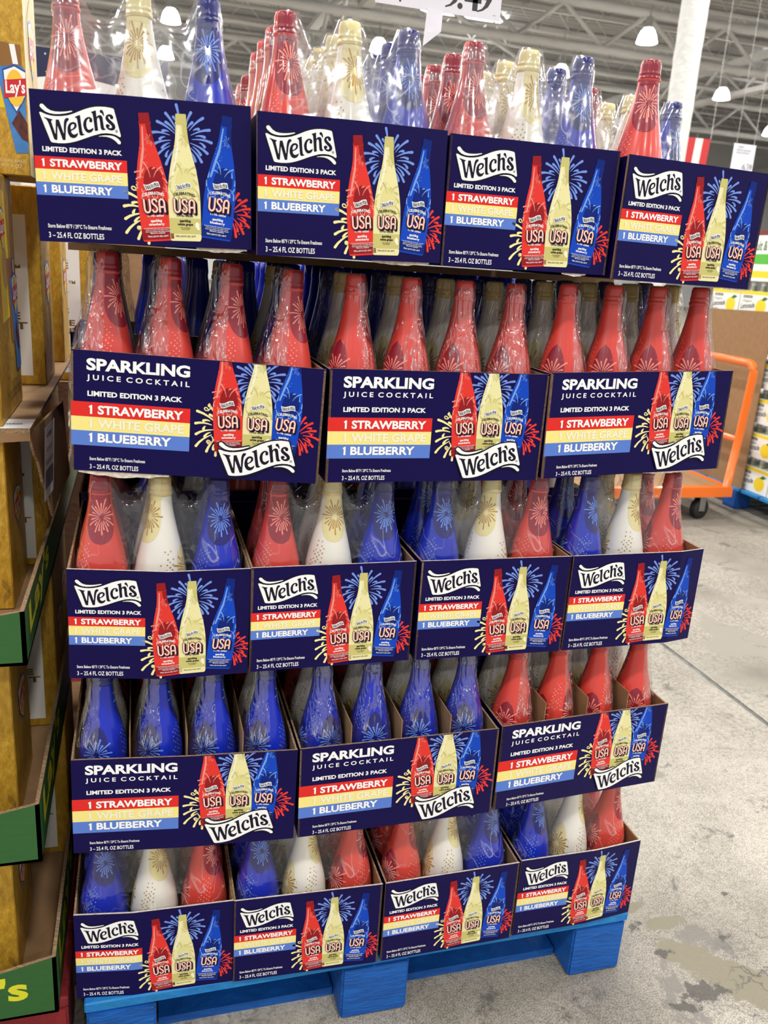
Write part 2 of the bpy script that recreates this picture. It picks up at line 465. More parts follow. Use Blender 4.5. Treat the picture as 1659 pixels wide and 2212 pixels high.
# column with rough sprayed coating
M_spray = mat('white_sprayed_coating', rgb(232, 231, 226), 0.9, noise=0.12, nscale=14, bump=1.0, bscale=16)
cb = MB(); prof = []
rr_ = random.Random(3)
pr = []
for i in range(90):
    z = 0.05 + 8.1 * i / 89
    pr.append(z)
vs = []; fs = []; nseg = 16
for i, z in enumerate(pr):
    for k in range(nseg):
        a = 2 * pi * k / nseg; rad = 0.132 * (1 + 0.10 * (max(abs(cos(a)), abs(sin(a))) - 0.8)) + rr_.uniform(-0.004, 0.004)
        vs.append((rad * cos(a), rad * sin(a), z))
for i in range(len(pr) - 1):
    for k in range(nseg): fs.append((i*nseg+k, i*nseg+(k+1) % nseg, (i+1)*nseg+(k+1) % nseg, (i+1)*nseg+k))
cb.add(vs, fs, 0, True)
colm = thing('column', None, None, (4.88, 7.0, 0), kind='structure')
cb.build('shaft', M_spray, colm)
MB().box(-0.22, 0.22, -0.22, 0.22, 0, 0.05).build('base_plate', M_steel, colm)

# high-bay lamps in view
M_bell = mat('glowing_lamp_bell', (1, 0.99, 0.96, 1), 0.3, emit=9.0)
M_bell.cycles.emission_sampling = 'NONE'; M_sky.cycles.emission_sampling = 'NONE'   # the hall's light comes from the lamps' own area lights
M_house = mat('lamp_housing', rgb(200, 200, 198), 0.4, 0.3)
bell_me = MB().lathe([(0.10, 0.0), (0.155, -0.05), (0.20, -0.14), (0.235, -0.27), (0.245, -0.30), (0.0, -0.29)], 24).mesh('lamp_bell', M_bell)
house_me = MB().lathe([(0.0, 0.26), (0.07, 0.25), (0.085, 0.22), (0.085, 0.05), (0.12, 0.03), (0.12, 0.0), (0.0, 0.0)], 20).mesh('lamp_housing', M_house)
rod_me = MB().tube([(0, 0, 0.24), (0, 0, 1.985)], 0.012, 6).mesh('hanging_rod', M_house)
where = ['above the leftmost carton', 'above the second carton', 'beside the hanging price sign', 'beside the white column', 'right of the white column', 'far right under the roof', 'far off under the roof']
nl = 0
for ly in LAMP_Y:
    for lx in LAMP_X:
        if ly < 14: continue
        rowname = {5: 'nearest visible lamp row', 6: 'second lamp row'}.get(0, '')
        r = int(round((ly - 1.0) / 4.4)); c_ = int(round((lx - 0.47) / 5.38)) + 2
        l = thing('high_bay_lamp', 'glowing bell lamp under the roof, row %s from the pallet, %s across' % (('one','two','three','four','five','six')[r-3] if r >= 3 else 'zero', ('first','second','third','fourth','fifth','sixth','seventh')[c_]), 'lamp', (lx, ly, LAMP_Z), (0, 0, 0), 'high bay lamps under the roof')
        obj('lamp_housing', house_me, l); obj('lamp_bell', bell_me, l); obj('hanging_rod', rod_me, l); nl += 1

# ------------------------------------------------------------------ carton print
LOGO_BAN = [(80,205),(95,196),(120,200),(200,235),(300,258),(400,265),(500,260),(600,245),(700,215),(800,175),(900,135),(1000,105),(1100,85),(1200,80),(1300,82),(1400,98),(1440,108),(1455,125),(1562,590),(1557,612),(1535,614),(1480,582),(1400,558),(1300,548),(1200,555),(1100,580),(1000,610),(900,645),(800,680),(700,710),(600,732),(500,742),(400,742),(300,732),(265,722),(250,700)]
LOGO_SW1 = [(95,85),(110,58),(135,50),(165,62),(190,90),(230,130),(290,165),(370,183),(470,186),(560,180),(640,168),(680,165),(685,178),(640,192),(560,212),(460,225),(360,228),(270,215),(200,190),(140,145),(105,110)]
LOGO_SW2 = [(1148,605),(1250,588),(1350,588),(1430,602),(1490,632),(1530,670),(1555,705),(1552,735),(1530,745),(1500,735),(1470,700),(1420,660),(1360,630),(1290,612),(1200,608),(1150,612)]
LOGO_LET = [
 [(160,285),(200,292),(260,310),(312,322),(310,338),(290,345),(288,360),(300,410),(345,570),(355,570),(372,330),(375,325),(428,325),(435,345),(500,560),(508,562),(512,440),(520,370),(535,320),(560,295),(590,290),(612,305),(612,325),(595,340),(570,370),(555,430),(545,520),(535,600),(530,675),(520,685),(485,685),(475,675),(400,440),(395,445),(378,680),(370,688),(340,682),(320,668),(300,600),(250,430),(225,360),(200,320),(165,298)],
 [(575,510),(580,460),(600,410),(640,372),(690,360),(735,375),(752,415),(742,455),(705,490),(650,515),(640,525),(650,560),(675,580),(705,585),(735,570),(760,555),(768,562),(760,590),(735,625),(700,645),(660,648),(620,630),(592,590),(578,550)],
 [(725,270),(760,255),(815,235),(822,240),(828,320),(835,420),(845,520),(855,565),(870,572),(888,570),(880,585),(850,600),(820,600),(798,585),(788,540),(775,400),(765,310),(755,290),(725,280)],
 [(870,400),(885,340),(915,295),(960,268),(1005,268),(1035,290),(1045,320),(1040,350),(1020,365),(995,355),(985,335),(995,310),(985,295),(965,300),(940,335),(930,380),(930,430),(940,470),(960,490),(985,492),(1015,478),(1050,458),(1057,470),(1045,505),(1015,535),(975,550),(940,545),(905,515),(880,465)],
 [(1022,180),(1060,165),(1112,148),(1118,155),(1122,230),(1125,265),(1150,240),(1185,228),(1215,235),(1235,265),(1242,340),(1252,440),(1262,468),(1285,470),(1270,490),(1240,498),(1210,490),(1195,465),(1190,420),(1183,330),(1175,290),(1155,270),(1135,290),(1130,330),(1135,420),(1142,500),(1138,505),(1090,514),(1082,508),(1075,400),(1062,260),(1055,210),(1040,192)],
 [(1188,165),(1198,142),(1220,133),(1245,150),(1262,190),(1268,225),(1258,248),(1250,240),(1240,215),(1225,195),(1200,188)],
 [(1290,270),(1305,235),(1335,215),(1375,208),(1410,220),(1435,250),(1435,280),(1420,298),(1395,298),(1378,282),(1375,262),(1360,245),(1345,250),(1338,265),(1350,290),(1390,325),(1430,360),(1460,400),(1468,440),(1455,475),(1425,495),(1380,500),(1335,485),(1300,455),(1287,420),(1295,395),(1320,385),(1350,395),(1365,415),(1360,430),(1338,440),(1345,452),(1375,460),(1400,450),(1405,430),(1390,405),(1350,370),(1310,330),(1292,300)],
]
LOGO_CNT = [(640,495),(635,460),(645,425),(670,402),(695,400),(708,415),(700,450),(675,478)]

def draw_logo(a, x0, y0, w, layer, rot=0.0, detail=True):
    """banner logo; (x0, y0) lower left of its 1500 x 700 drawing, w its width; the drawing leans, so it is turned back by rot"""
    s = w / 1480.0
    def xf(p):
        x = (p[0] - 80) * s; y = (745 - p[1]) * s
        # the tracing runs downhill a little: straighten
        y += 0.045 * x
        return (x0 + x*cos(rot) - y*sin(rot), y0 + x*sin(rot) + y*cos(rot))
    if detail:
        for q in (LOGO_BAN, LOGO_SW1, LOGO_SW2): a.poly([xf(p) for p in offset_poly(q, 26)], M_ink, layer)
    for q in (LOGO_BAN, LOGO_SW1, LOGO_SW2) if detail else (LOGO_BAN,): a.poly([xf(p) for p in q], M_white, layer + 1)
    for q in LOGO_LET: a.poly([xf(p) for p in q], M_ink, layer + 2)
    a.poly([xf(p) for p in LOGO_CNT], M_white, layer + 3)
    if detail:
        ring = [(1485 + 22*cos(k*pi/8), 512 + 22*sin(k*pi/8)) for k in range(17)]
        for q in ribbon_quads(ring, 3): a.poly([xf(p) for p in q], M_ink, layer + 2)
        vs, fs = text_polys('R', 0.02)
        for f in fs: a.poly([xf((1474 + vs[i][0]*34, 524 - vs[i][1]*34)) for i in f], M_ink, layer + 2)

BP = [(0, .118), (.012, .127), (.03, .131), (.2, .132), (.33, .133), (.42, .129), (.50, .119), (.57, .107), (.63, .094), (.69, .079), (.75, .063), (.81, .053), (.87, .047), (.915, .044)]
def draw_bottle(kind, base, ang, H, clips):
    """printed picture of a bottle; returns Art"""
    ca, sa = cos(ang), sin(ang)
    def xf(x, y): return (base[0] + (x*ca + y*sa) * H, base[1] + (-x*sa + y*ca) * H)
    a = Art(xf, clips)
    body, dark, light, txt = {'red': (M_pr, M_prd, M_prl, M_white), 'white': (M_pw, M_pwd, M_pwl, M_ink), 'blue': (M_pb, M_pbd, M_pbl, M_white)}[kind]
    prof = BP + [(.918, .049), (.935, .049), (.938, .044), (.995, .042), (1.0, .039)]
    a.poly([(r, s) for s, r in prof] + [(-r, s) for s, r in prof[::-1]], body, 1)
    L = 2
    # cap and upper neck tint
    capdark = {'red': M_prd, 'white': M_pwd, 'blue': M_pbd}[kind]
    a.poly([(.049, .918), (.049, .935), (.044, .938), (.042, .995), (.039, 1.0), (-.039, 1.0), (-.042, .995), (-.044, .938), (-.049, .935), (-.049, .918)], capdark, L)
    a.poly([(.004, .915), (.045, .915), (.047, .87), (.053, .81), (.058, .77), (.03, .79), (.01, .85)], capdark, L)
    # shine along the left flank
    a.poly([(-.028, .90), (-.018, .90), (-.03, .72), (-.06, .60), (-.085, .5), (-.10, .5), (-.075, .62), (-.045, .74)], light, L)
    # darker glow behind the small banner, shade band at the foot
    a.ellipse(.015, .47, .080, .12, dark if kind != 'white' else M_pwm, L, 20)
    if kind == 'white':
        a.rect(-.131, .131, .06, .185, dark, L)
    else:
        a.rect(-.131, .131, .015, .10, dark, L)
    rng = random.Random({'red': 1, 'white': 2, 'blue': 3}[kind])
    st = {'red': M_prl, 'white': M_pwd, 'blue': M_pbl}[kind]
    for pts, w0, w1 in rays(0, .46, 24, .07, .17, rng, curl=.5):
        if all(abs(p[0]) < .128 and p[1] < .64 for p in pts): a.stroke(pts, w0*.8, w1*.75, st, L+1)
    for pts, w0, w1 in rays(.028, .80, 14, .01, .05, rng):
        if all(p[0] < .05 for p in pts): a.stroke(pts, w0, w1, light if kind != 'white' else M_pwd, L+1)
    for k in range(26):
        x = rng.uniform(-.07, -.01); s = rng.uniform(.58, .76)
        a.ellipse(x, s, .0028, .0028, light if kind != 'white' else M_pwd, L+1, 6)
    # small banner with lettering
    b = Art(xf, clips)
    draw_logo(a, -.070, .405, .135, L+2, rot=.03, detail=False)
    # arc lettering
    def warp(x, y): return (x, y - 1.9 * x * x)
    a.text('CELEBRATING', -.088, .088, .372, .396, txt, L+2, .025, warp)
    # U S A drawn in lines
    def usa(dx, dy, w, M, lay):
        U = [(-.083,.335)] + [(-.083 + .0, .27)] + [(-.0605 - .0225*cos(t*pi/6), .262 - .030*sin(t*pi/6)) for t in range(0, 7)] + [(-.038, .335)]
        S = [(.020,.318),(.014,.332),(.0,.337),(-.014,.330),(-.018,.315),(-.010,.298),(.006,.284),(.018,.268),(.018,.248),(.006,.235),(-.010,.236),(-.019,.250)]
        A1 = [(.040,.234),(.040,.305)] + [(.0605 - .0205*cos(t*pi/6), .305 + .030*sin(t*pi/6)) for t in range(1, 6)] + [(.081,.305),(.081,.234)]
        A2 = [(.040,.272),(.081,.272)]
        for q in (U, S, A1, A2): a.stroke([(p[0]+dx, p[1]+dy) for p in q], w, w, M, lay)
    usa(.013, -.013, .0125, M_ink, L+3); usa(.006, -.006, .0130, M_ink, L+4)
    usa(0, 0, .0120, M_ink, L+5); usa(0, 0, .0085, M_pinkline, L+6); usa(0, 0, .0040, M_pwl, L+7)
    a.text('1776–2026', -.066, .066, .196, .212, txt, L+2, .03)
    nm = {'red': 'strawberry', 'white': 'white grape', 'blue': 'blueberry'}[kind]
    a.text('sparkling', -.046, .046, .148, .176, txt, L+2, .035)
    a.text(nm, -.064, .064, .121, .147, txt, L+2, .035)
    if kind == 'white':
        a.text('from concentrate', -.04, .04, .104, .113, txt, L+2, .02)
        a.text('juice cocktail', -.03, .03, .090, .099, txt, L+2, .02)
        a.ellipse(.10, .13, .018, .026, M_pwl, L+1, 14); a.ellipse(.108, .105, .012, .016, M_pwl, L+2, 12)
    else:
        for k, (w_, t_) in enumerate(((.11, 'non-alcoholic flavored juice cocktail'), (.095, 'blend of grape and apple juices'), (.10, 'from concentrate with other natural'), (.06, 'flavors added'))):
            a.text(t_, -w_, w_, .100 - k*.013, .109 - k*.013, txt, L+2, .02)
    a.text('750mL (25.4 FL OZ) 1.58 PT', -.085, .085, .030, .046, txt, L+2, .02)
    return a

def one_glyph(a, x, y0, y1, M, layer):
    h = y1 - y0
    a.poly([(x + .10*h, y0), (x + .33*h, y0), (x + .33*h, y1), (x + .20*h, y1), (x - .04*h, y1 - .17*h), (x + .02*h, y1 - .31*h), (x + .10*h, y1 - .25*h)], M, layer)

def squiggle(cx, cy, r, turn=1.0):
    return [(cx + r*1.1*cos(t*.62*turn) * (1 - t*.02) + t*r*.10, cy + r*sin(t*.62*turn) + t*r*.16) for t in range(14)]

def carton_art(kind, fold=None):
    """kind A: 3 bottles wide (262 x 173 mm); kind B: 4 bottles wide (350 x 169 mm). Returns {part name: mesh}"""
    w, h = (0.262, 0.173) if kind == 'A' else (0.350, 0.169)
    mm = 0.001
    clips = [(0, 1, h - .0008), (1, 0, w - .0008), (-1, 0, -.0008), (0, -1, -.0008)]
    parts = []
    def put(name, a): parts.append((name, a.mesh(name, w/2, 0, fold=(fold[0]*w, fold[1], w) if fold else None)))
    s = Art(None, clips)
    if kind == 'A':
        x1 = 109*mm; bands = [(99.2, 84.8), (84.8, 69.8), (69.8, 54.6)]
    else:
        x1 = 162*mm; bands = [(98.4, 77.7), (77.7, 57.8), (57.8, 36.8)]
    for (t, b_), M in zip(bands, (M_red, M_yel, M_blu)):
        q = Art(None, clips); q.rect(.0008, x1, b_*mm, t*mm, M, 0); put('flavour_stripe', q)
    t = Art(None, clips)
    if kind == 'A':
        t.text('LIMITED EDITION 3 PACK', 10.8*mm, 103.6*mm, 104.6*mm, 110.4*mm, M_white, 1, .035)
        for (y0, y1, s_, xa, xb, M) in ((87.6, 96.6, 'STRAWBERRY', 18.5, 103.3, M_white), (72.6, 81.8, 'WHITE GRAPE', 18.5, 102.6, M_pale), (57.6, 66.9, 'BLUEBERRY', 18.5, 90.6, M_white)):
            t.text(s_, xa*mm, xb*mm, y0*mm, y1*mm, M, 2, .035); one_glyph(t, 9.2*mm, y0*mm, y1*mm, M, 2)
        t.text('Store Below 85°F / 29°C To Ensure Freshness', 11*mm, 86.7*mm, 16.6*mm, 21.6*mm, M_white, 1, .015)
        t.text('3 – 25.4 FL OZ BOTTLES', 11.3*mm, 77.2*mm, 4.9*mm, 11.6*mm, M_white, 1, .012)
    else:
        t.text('SPARKLING', 21.5*mm, 160*mm, 142.0*mm, 158.8*mm, M_white, 1, .038)
        t.text('J U I C E  C O C K T A I L', 21.8*mm, 160*mm, 126.7*mm, 136.4*mm, M_white, 1, .022)
        t.text('LIMITED EDITION 3 PACK', 22.8*mm, 150.4*mm, 106.6*mm, 114.0*mm, M_white, 1, .035)
        for (y0, y1, s_, xa, xb, M) in ((81.6, 94.2, 'STRAWBERRY', 36.5, 152.6, M_white), (61.8, 74.6, 'WHITE GRAPE', 36.5, 153.7, M_pale), (42.0, 54.8, 'BLUEBERRY', 36.5, 136.9, M_white)):
            t.text(s_, xa*mm, xb*mm, y0*mm, y1*mm, M, 2, .035); one_glyph(t, 25*mm, y0*mm, y1*mm, M, 2)
        t.text('Store Below 85°F / 29°C To Ensure Freshness', 25.5*mm, 101.4*mm, 15.6*mm, 20.6*mm, M_white, 1, .015)
        t.text('3 – 25.4 FL OZ BOTTLES', 25.8*mm, 92.2*mm, 3.3*mm, 10.0*mm, M_white, 1, .012)
    put('lettering', t)
    # fireworks
    rng = random.Random(11)
    fa, fy, fr = Art(None, clips), Art(None, clips), Art(None, clips)
    if kind == 'A':
        cb_, cy_, cr_, sc = (176, 128), (142, 40), (234, 43), 1.0
    else:
        cb_, cy_, cr_, sc = (255, 143), (210, 72), (312, 71), 1.04
    for pts, w0, w1 in rays(cb_[0]*mm, cb_[1]*mm, 32, 11*mm*sc, 38*mm*sc, rng, curl=.16): fa.stroke(pts, w0*.9, w1*.92, M_fwb, 0)
    for pts, w0, w1 in rays(cy_[0]*mm, cy_[1]*mm, 13, 14*mm*sc, 43*mm*sc, rng, a0=pi*.63, a1=pi*1.42, curl=.18): fy.stroke(pts, w0*1.2, w1*.85, M_fwy, 0)
    for (qx, qy, rr) in ((-27, 25, 3.6), (-22, -22, 3.6)):
        fy.ribbon(squiggle((cy_[0]+qx)*mm, (cy_[1]+qy)*mm, rr*mm), .75*mm, M_fwy, 0)
    for pts, w0, w1 in rays(cr_[0]*mm, cr_[1]*mm, 13, 9*mm*sc, 31*mm*sc, rng, a0=-pi*.42, a1=pi*.42, curl=.18): fr.stroke(pts, w0*1.4, w1*1.1, M_fwr, 0)
    for k in range(9):
        an = rng.uniform(-1.2, 1.2); r_ = rng.uniform(15, 27)
        fr.ellipse((cr_[0]+r_*cos(an))*mm, (cr_[1]+r_*sin(an))*mm, .9*mm, .9*mm, M_fwr, 0, 8)
    put('firework_print', fa); put('firework_print', fy); put('firework_print', fr)
    if kind == 'A':
        spec = (('red', (144, 6), -radians(5.0), 150), ('blue', (216, 11), radians(6.3), 149), ('white', (178, 7.5), -radians(1.0), 150))
    else:
        spec = (('red', (218.5, 39.5), -radians(4.6), 157), ('blue', (292, 40), radians(6.0), 157), ('white', (257, 38.5), -radians(.6), 157))
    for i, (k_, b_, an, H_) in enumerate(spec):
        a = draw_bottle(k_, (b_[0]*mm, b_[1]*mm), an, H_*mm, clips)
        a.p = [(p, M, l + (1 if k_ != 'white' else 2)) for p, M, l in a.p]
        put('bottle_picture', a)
    lg = Art(None, clips)
    if kind == 'A': draw_logo(lg, 10.2*mm, 113.5*mm, 93*mm, 1)
    else: draw_logo(lg, 206*mm, 2.5*mm, 109*mm, 12, rot=.075)
    put('logo', lg)
    return parts
ART = {'A': carton_art('A'), 'B': carton_art('B')}

# ------------------------------------------------------------------ bottles
BH = 0.297
PROFILE = [(0.0, .0), (.030, .0), (.037, .002), (.0402, .007), (.0408, .015), (.0410, .06), (.0410, .105), (.0407, .122), (.0396, .138), (.0377, .153), (.0350, .168), (.0318, .182), (.0284, .196), (.0251, .209), (.0222, .222), (.0197, .234), (.0177, .246), (.0164, .256), (.0155, .264), (.0151, .270)]
CAPP = [(.0149, .2665), (.0163, .2680), (.0166, .2705), (.0163, .2730), (.0154, .2738), (.0154, .2765), (.0158, .2772), (.0158, .2790), (.0152, .2798), (.0151, .2820), (.0148, .2905), (.0142, .2940), (.0128, .2963), (.0100, BH), (.0, BH)]
def rad_at(z):
    P = PROFILE[2:] + CAPP[1:-1]
    if z <= P[0][1]: return P[0][0]
    for (r0, z0), (r1, z1) in zip(P, P[1:]):
        if z0 <= z <= z1: return r0 + (r1 - r0) * ((z - z0) / (z1 - z0) if z1 > z0 else 0)
    return .012
def on_bottle(th, z, off):
    r = rad_at(z) + off
    return (r * sin(th), -r * cos(th), z)

SLEEVE = dict(rough=0.30, spec=0.5, coat=0.25)
M_body = {'red': mat('coral_sleeve', rgb(216, 68, 58), **SLEEVE), 'white': mat('ivory_sleeve', rgb(240, 236, 224), **SLEEVE), 'blue': mat('royal_blue_sleeve', rgb(20, 44, 182), **SLEEVE)}
M_cap = {'red': mat('rose_cap', rgb(212, 74, 70), **SLEEVE), 'white': mat('buff_cap', rgb(226, 205, 142), **SLEEVE), 'blue': mat('navy_cap', rgb(36, 50, 132), **SLEEVE)}
M_patch = {'red': mat('wine_patch', rgb(142, 28, 46), **SLEEVE), 'white': mat('sand_patch', rgb(230, 217, 158), **SLEEVE), 'blue': mat('midnight_patch', rgb(24, 26, 108), **SLEEVE)}
M_fw = {'red': mat('salmon_line', rgb(245, 140, 125), **SLEEVE), 'white': mat('gold_brown_line', rgb(178, 134, 66), **SLEEVE), 'blue': mat('cornflower_line', rgb(100, 140, 232), **SLEEVE)}

def bottle_meshes(kind):
    body = MB().lathe(PROFILE, 36).mesh('glass_body', M_body[kind])
    cap = MB().lathe(CAPP, 30).mesh('cap', M_cap[kind])
    rng = random.Random({'red': 5, 'white': 6, 'blue': 7}[kind])
    # patches: (theta centre, theta half width, z low, z high)
    pt = MB()
    patches = [(0.0, 0.98, .196, .2955), (2.2, .50, .120, .190), (-2.3, .52, .118, .205)]
    for (t0, tw, z0, z1) in patches:
        n, mrows = 14, 12 if z1 < .29 else 70
        vs = []; fs = []
        for i in range(mrows + 1):
            q = i / mrows; z = z0 + (z1 - z0) * q
            if z1 > .29: wd = tw * min(1.0, sqrt(max(0.0, 1 - (1 - min(1, q / .38)) ** 2)))
            else: wd = tw * sqrt(max(0.0, 1 - (2*q - 1) ** 2))
            for j in range(n + 1): vs.append(on_bottle(t0 + wd * (2*j/n - 1), z, .00025 if z < .262 else .0006))
        for i in range(mrows):
            for j in range(n): fs.append((i*(n+1)+j, i*(n+1)+j+1, (i+1)*(n+1)+j+1, (i+1)*(n+1)+j))
        pt.add(vs, fs, 0, True)
    patch = pt.mesh('tinted_patch', M_patch[kind])
    fw = MB()
    def put(pts, w0, w1, off=.0005):
        """pts: (theta, z) centre line, widths in metres"""
        n = len(pts); L = []; R = []
        for i in range(n):
            a = pts[max(i-1, 0)]; b = pts[min(i+1, n-1)]
            r = rad_at(pts[i][1]); dx, dz = (b[0]-a[0]) * r, b[1]-a[1]; l = sqrt(dx*dx + dz*dz) or 1
            w = w0 + (w1 - w0) * i/(n-1)
            if i == n-1: w *= .55
            L.append(on_bottle(pts[i][0] - dz/l*w/r, pts[i][1] + dx/l*w, off)); R.append(on_bottle(pts[i][0] + dz/l*w/r, pts[i][1] - dx/l*w, off))
        fw.add(L + R, [(i, i+1, n+i+1, n+i) for i in range(n-1)], 0, True)
    def burst(t0, z0, nr, r1, up=1.0):
        for pts, w0, w1 in rays(0, 0, nr, r1*.16, r1, rng, curl=.12):
            q = []
            for (x, y) in pts:
                z = min(.292, z0 + y*up); q.append((t0 + x / rad_at(z), z))
            q = q + [(q[-1][0]*1.0 + (q[-1][0]-q[-2][0])*.12, min(.292, q[-1][1] + (q[-1][1]-q[-2][1])*.12))]
            put(q, w0*1.9, w1*1.25)
        for k in range(12):
            a = rng.uniform(0, 2*pi); rr = rng.uniform(.5, 1.05) * r1; z = min(.29, z0 + rr*sin(a)*up); t = t0 + rr*cos(a) / rad_at(z)
            dot(t, z, .0006)
    def dot(t, z, s):
        r = rad_at(z)
        fw.add([on_bottle(t + s/r*cos(k*pi/3), z + s*sin(k*pi/3), .0005) for k in range(6)], [(0, 1, 2, 3, 4, 5)], 0, True)
    burst(.05, .236, 22, .020, 1.35)
    burst(2.2, .155, 20, .024); burst(-2.3, .160, 20, .026); 
    for t0, z0, zz in ((-.95, .150, .05), (1.15, .135, .055), (3.0, .17, .05)):
        for iu in range(5):
            for iv in range(7):
                if rng.random() < .15 or (iu in (0, 4) and iv in (0, 6)): continue
                dot(t0 + (iu - 2) * .125 + iv*.03 + rng.uniform(-.02, .02), z0 + (iv + .5*(iu % 2)) * zz/7, .0010 + .0004 * rng.random())
    for t0 in (-.55, 0.35, 1.5, -1.6, 2.9):
        for k in range(7):
            a = (k - 3) * .24; ln = .022 + .014 * rng.random()
            put([(t0 + a*(.4 + .9*s) + a*abs(a)*s*s*.5, .100 + ln*s - .012*s*s*abs(a)) for s in (0, .25, .5, .75, 1)], .0006, .0016)
    for t0, z0 in ((-.75, .128), (.85, .122), (2.6, .125)):
        put([(t0 + .17*cos(k*.62) + k*.018, z0 + .0048*sin(k*.62) + k*.0009) for k in range(15)], .0009, .0011)
    lines = fw.mesh('firework_print', M_fw[kind])
    return body, cap, patch, lines
BOT = {k: bottle_meshes(k) for k in ('red', 'white', 'blue')}
def add_bottle(kind, Mw, label, group):
    r = thing('juice_bottle', label, 'bottle', group=group)
    r.matrix_basis = Mw
    b, c, p, f = BOT[kind]
    bo = obj('glass_body', b, r); obj('cap', c, r); pp = obj('tinted_patch', p, bo); obj('firework_print', f, bo)
    return r

# ------------------------------------------------------------------ shrink film
def film_mat(name, haze, scale, stretch, bump, gl=0.10, edge=0.42, grough=0.14, bdist=.004, crease_glint=0.2, cscale=20.0):
    M = bpy.data.materials.new(name); M.use_nodes = True
    nt = M.node_tree; N = nt.nodes; L = nt.links; N.clear()
    out = N.new('ShaderNodeOutputMaterial'); tr = N.new('ShaderNodeBsdfTransparent'); gs = N.new('ShaderNodeBsdfGlossy'); df = N.new('ShaderNodeBsdfDiffuse')
    tr.inputs[0].default_value = (.985, .985, .985, 1)
    gs.inputs['Roughness'].default_value = grough; gs.inputs[0].default_value = (1, 1, 1, 1)
    df.inputs[0].default_value = (.92, .93, .95, 1)
    tc = N.new('ShaderNodeTexCoord'); mp = N.new('ShaderNodeMapping'); mp.inputs['Scale'].default_value = stretch
    L.new(tc.outputs['Object'], mp.inputs[0])
    n = N.new('ShaderNodeTexNoise'); n.inputs['Scale'].default_value = scale; n.inputs['Detail'].default_value = 2; n.inputs['Distortion'].default_value = 1.2
    L.new(mp.outputs[0], n.inputs['Vector'])
    b = N.new('ShaderNodeBump'); b.inputs['Strength'].default_value = bump; b.inputs['Distance'].default_value = bdist
    L.new(n.outputs['Fac'], b.inputs['Height']); L.new(b.outputs[0], gs.inputs['Normal'])
    lw = N.new('ShaderNodeLayerWeight'); lw.inputs['Blend'].default_value = 0.35; L.new(b.outputs[0], lw.inputs['Normal'])
    mr = N.new('ShaderNodeMapRange'); mr.inputs['To Min'].default_value = gl; mr.inputs['To Max'].default_value = edge
    L.new(lw.outputs['Facing'], mr.inputs['Value'])
    # white lines along the film creases, glints put in as diffuse haze
    n3 = N.new('ShaderNodeTexNoise'); n3.inputs['Scale'].default_value = cscale; n3.inputs['Detail'].default_value = 1.5; n3.inputs['Distortion'].default_value = 1.6
    L.new(mp.outputs[0], n3.inputs['Vector'])
    n4 = N.new('ShaderNodeTexNoise'); n4.inputs['Scale'].default_value = cscale * .35; n4.inputs['Detail'].default_value = 0.0; L.new(tc.outputs['Object'], n4.inputs['Vector'])
    def mth(op, a_, b_):
        q = N.new('ShaderNodeMath'); q.operation = op; q.use_clamp = op == 'MULTIPLY'
        for i_, v_ in enumerate((a_, b_)):
            if isinstance(v_, (int, float)): q.inputs[i_].default_value = v_
            else: L.new(v_, q.inputs[i_])
        return q.outputs[0]
    dev = mth('ABSOLUTE', mth('SUBTRACT', n3.outputs['Fac'], .5), 0.0)
    cr = N.new('ShaderNodeMapRange'); cr.inputs['From Min'].default_value = .022; cr.inputs['From Max'].default_value = .0; cr.inputs['To Min'].default_value = 0.0; cr.inputs['To Max'].default_value = crease_glint; L.new(dev, cr.inputs['Value'])
    gate = N.new('ShaderNodeMapRange'); gate.inputs['From Min'].default_value = .42; gate.inputs['From Max'].default_value = .58; L.new(n4.outputs['Fac'], gate.inputs['Value'])
    hz = mth('ADD', mth('MULTIPLY', cr.outputs[0], gate.outputs[0]), haze)
    m1 = N.new('ShaderNodeMixShader'); L.new(hz, m1.inputs[0]); L.new(tr.outputs[0], m1.inputs[1]); L.new(df.outputs[0], m1.inputs[2])
    m2 = N.new('ShaderNodeMixShader'); L.new(mr.outputs[0], m2.inputs[0]); L.new(m1.outputs[0], m2.inputs[1]); L.new(gs.outputs[0], m2.inputs[2])
    L.new(m2.outputs[0], out.inputs[0])
    return M
M_filmT = film_mat('reflection_haze_film', 0.055, 13, (1, 1, 1.3), .5, gl=.07, edge=.40, crease_glint=.35, cscale=11.0)  # top tier copy of the film, white reflection put in as extra haze
M_filmA = film_mat('low_reflection_film', 0.006, 26, (1, 1, .8), .8, gl=.04, edge=.20, grough=.08, crease_glint=.30, cscale=16.0)  # same film for lower tiers, with less white reflection put in
M_filmB = film_mat('wrinkled_shrink_film', 0.004, 62, (1, 1, .32), 1.0, gl=.12, edge=.34, grough=.10, bdist=.012, crease_glint=.75, cscale=60.0)
PX = 0.0855
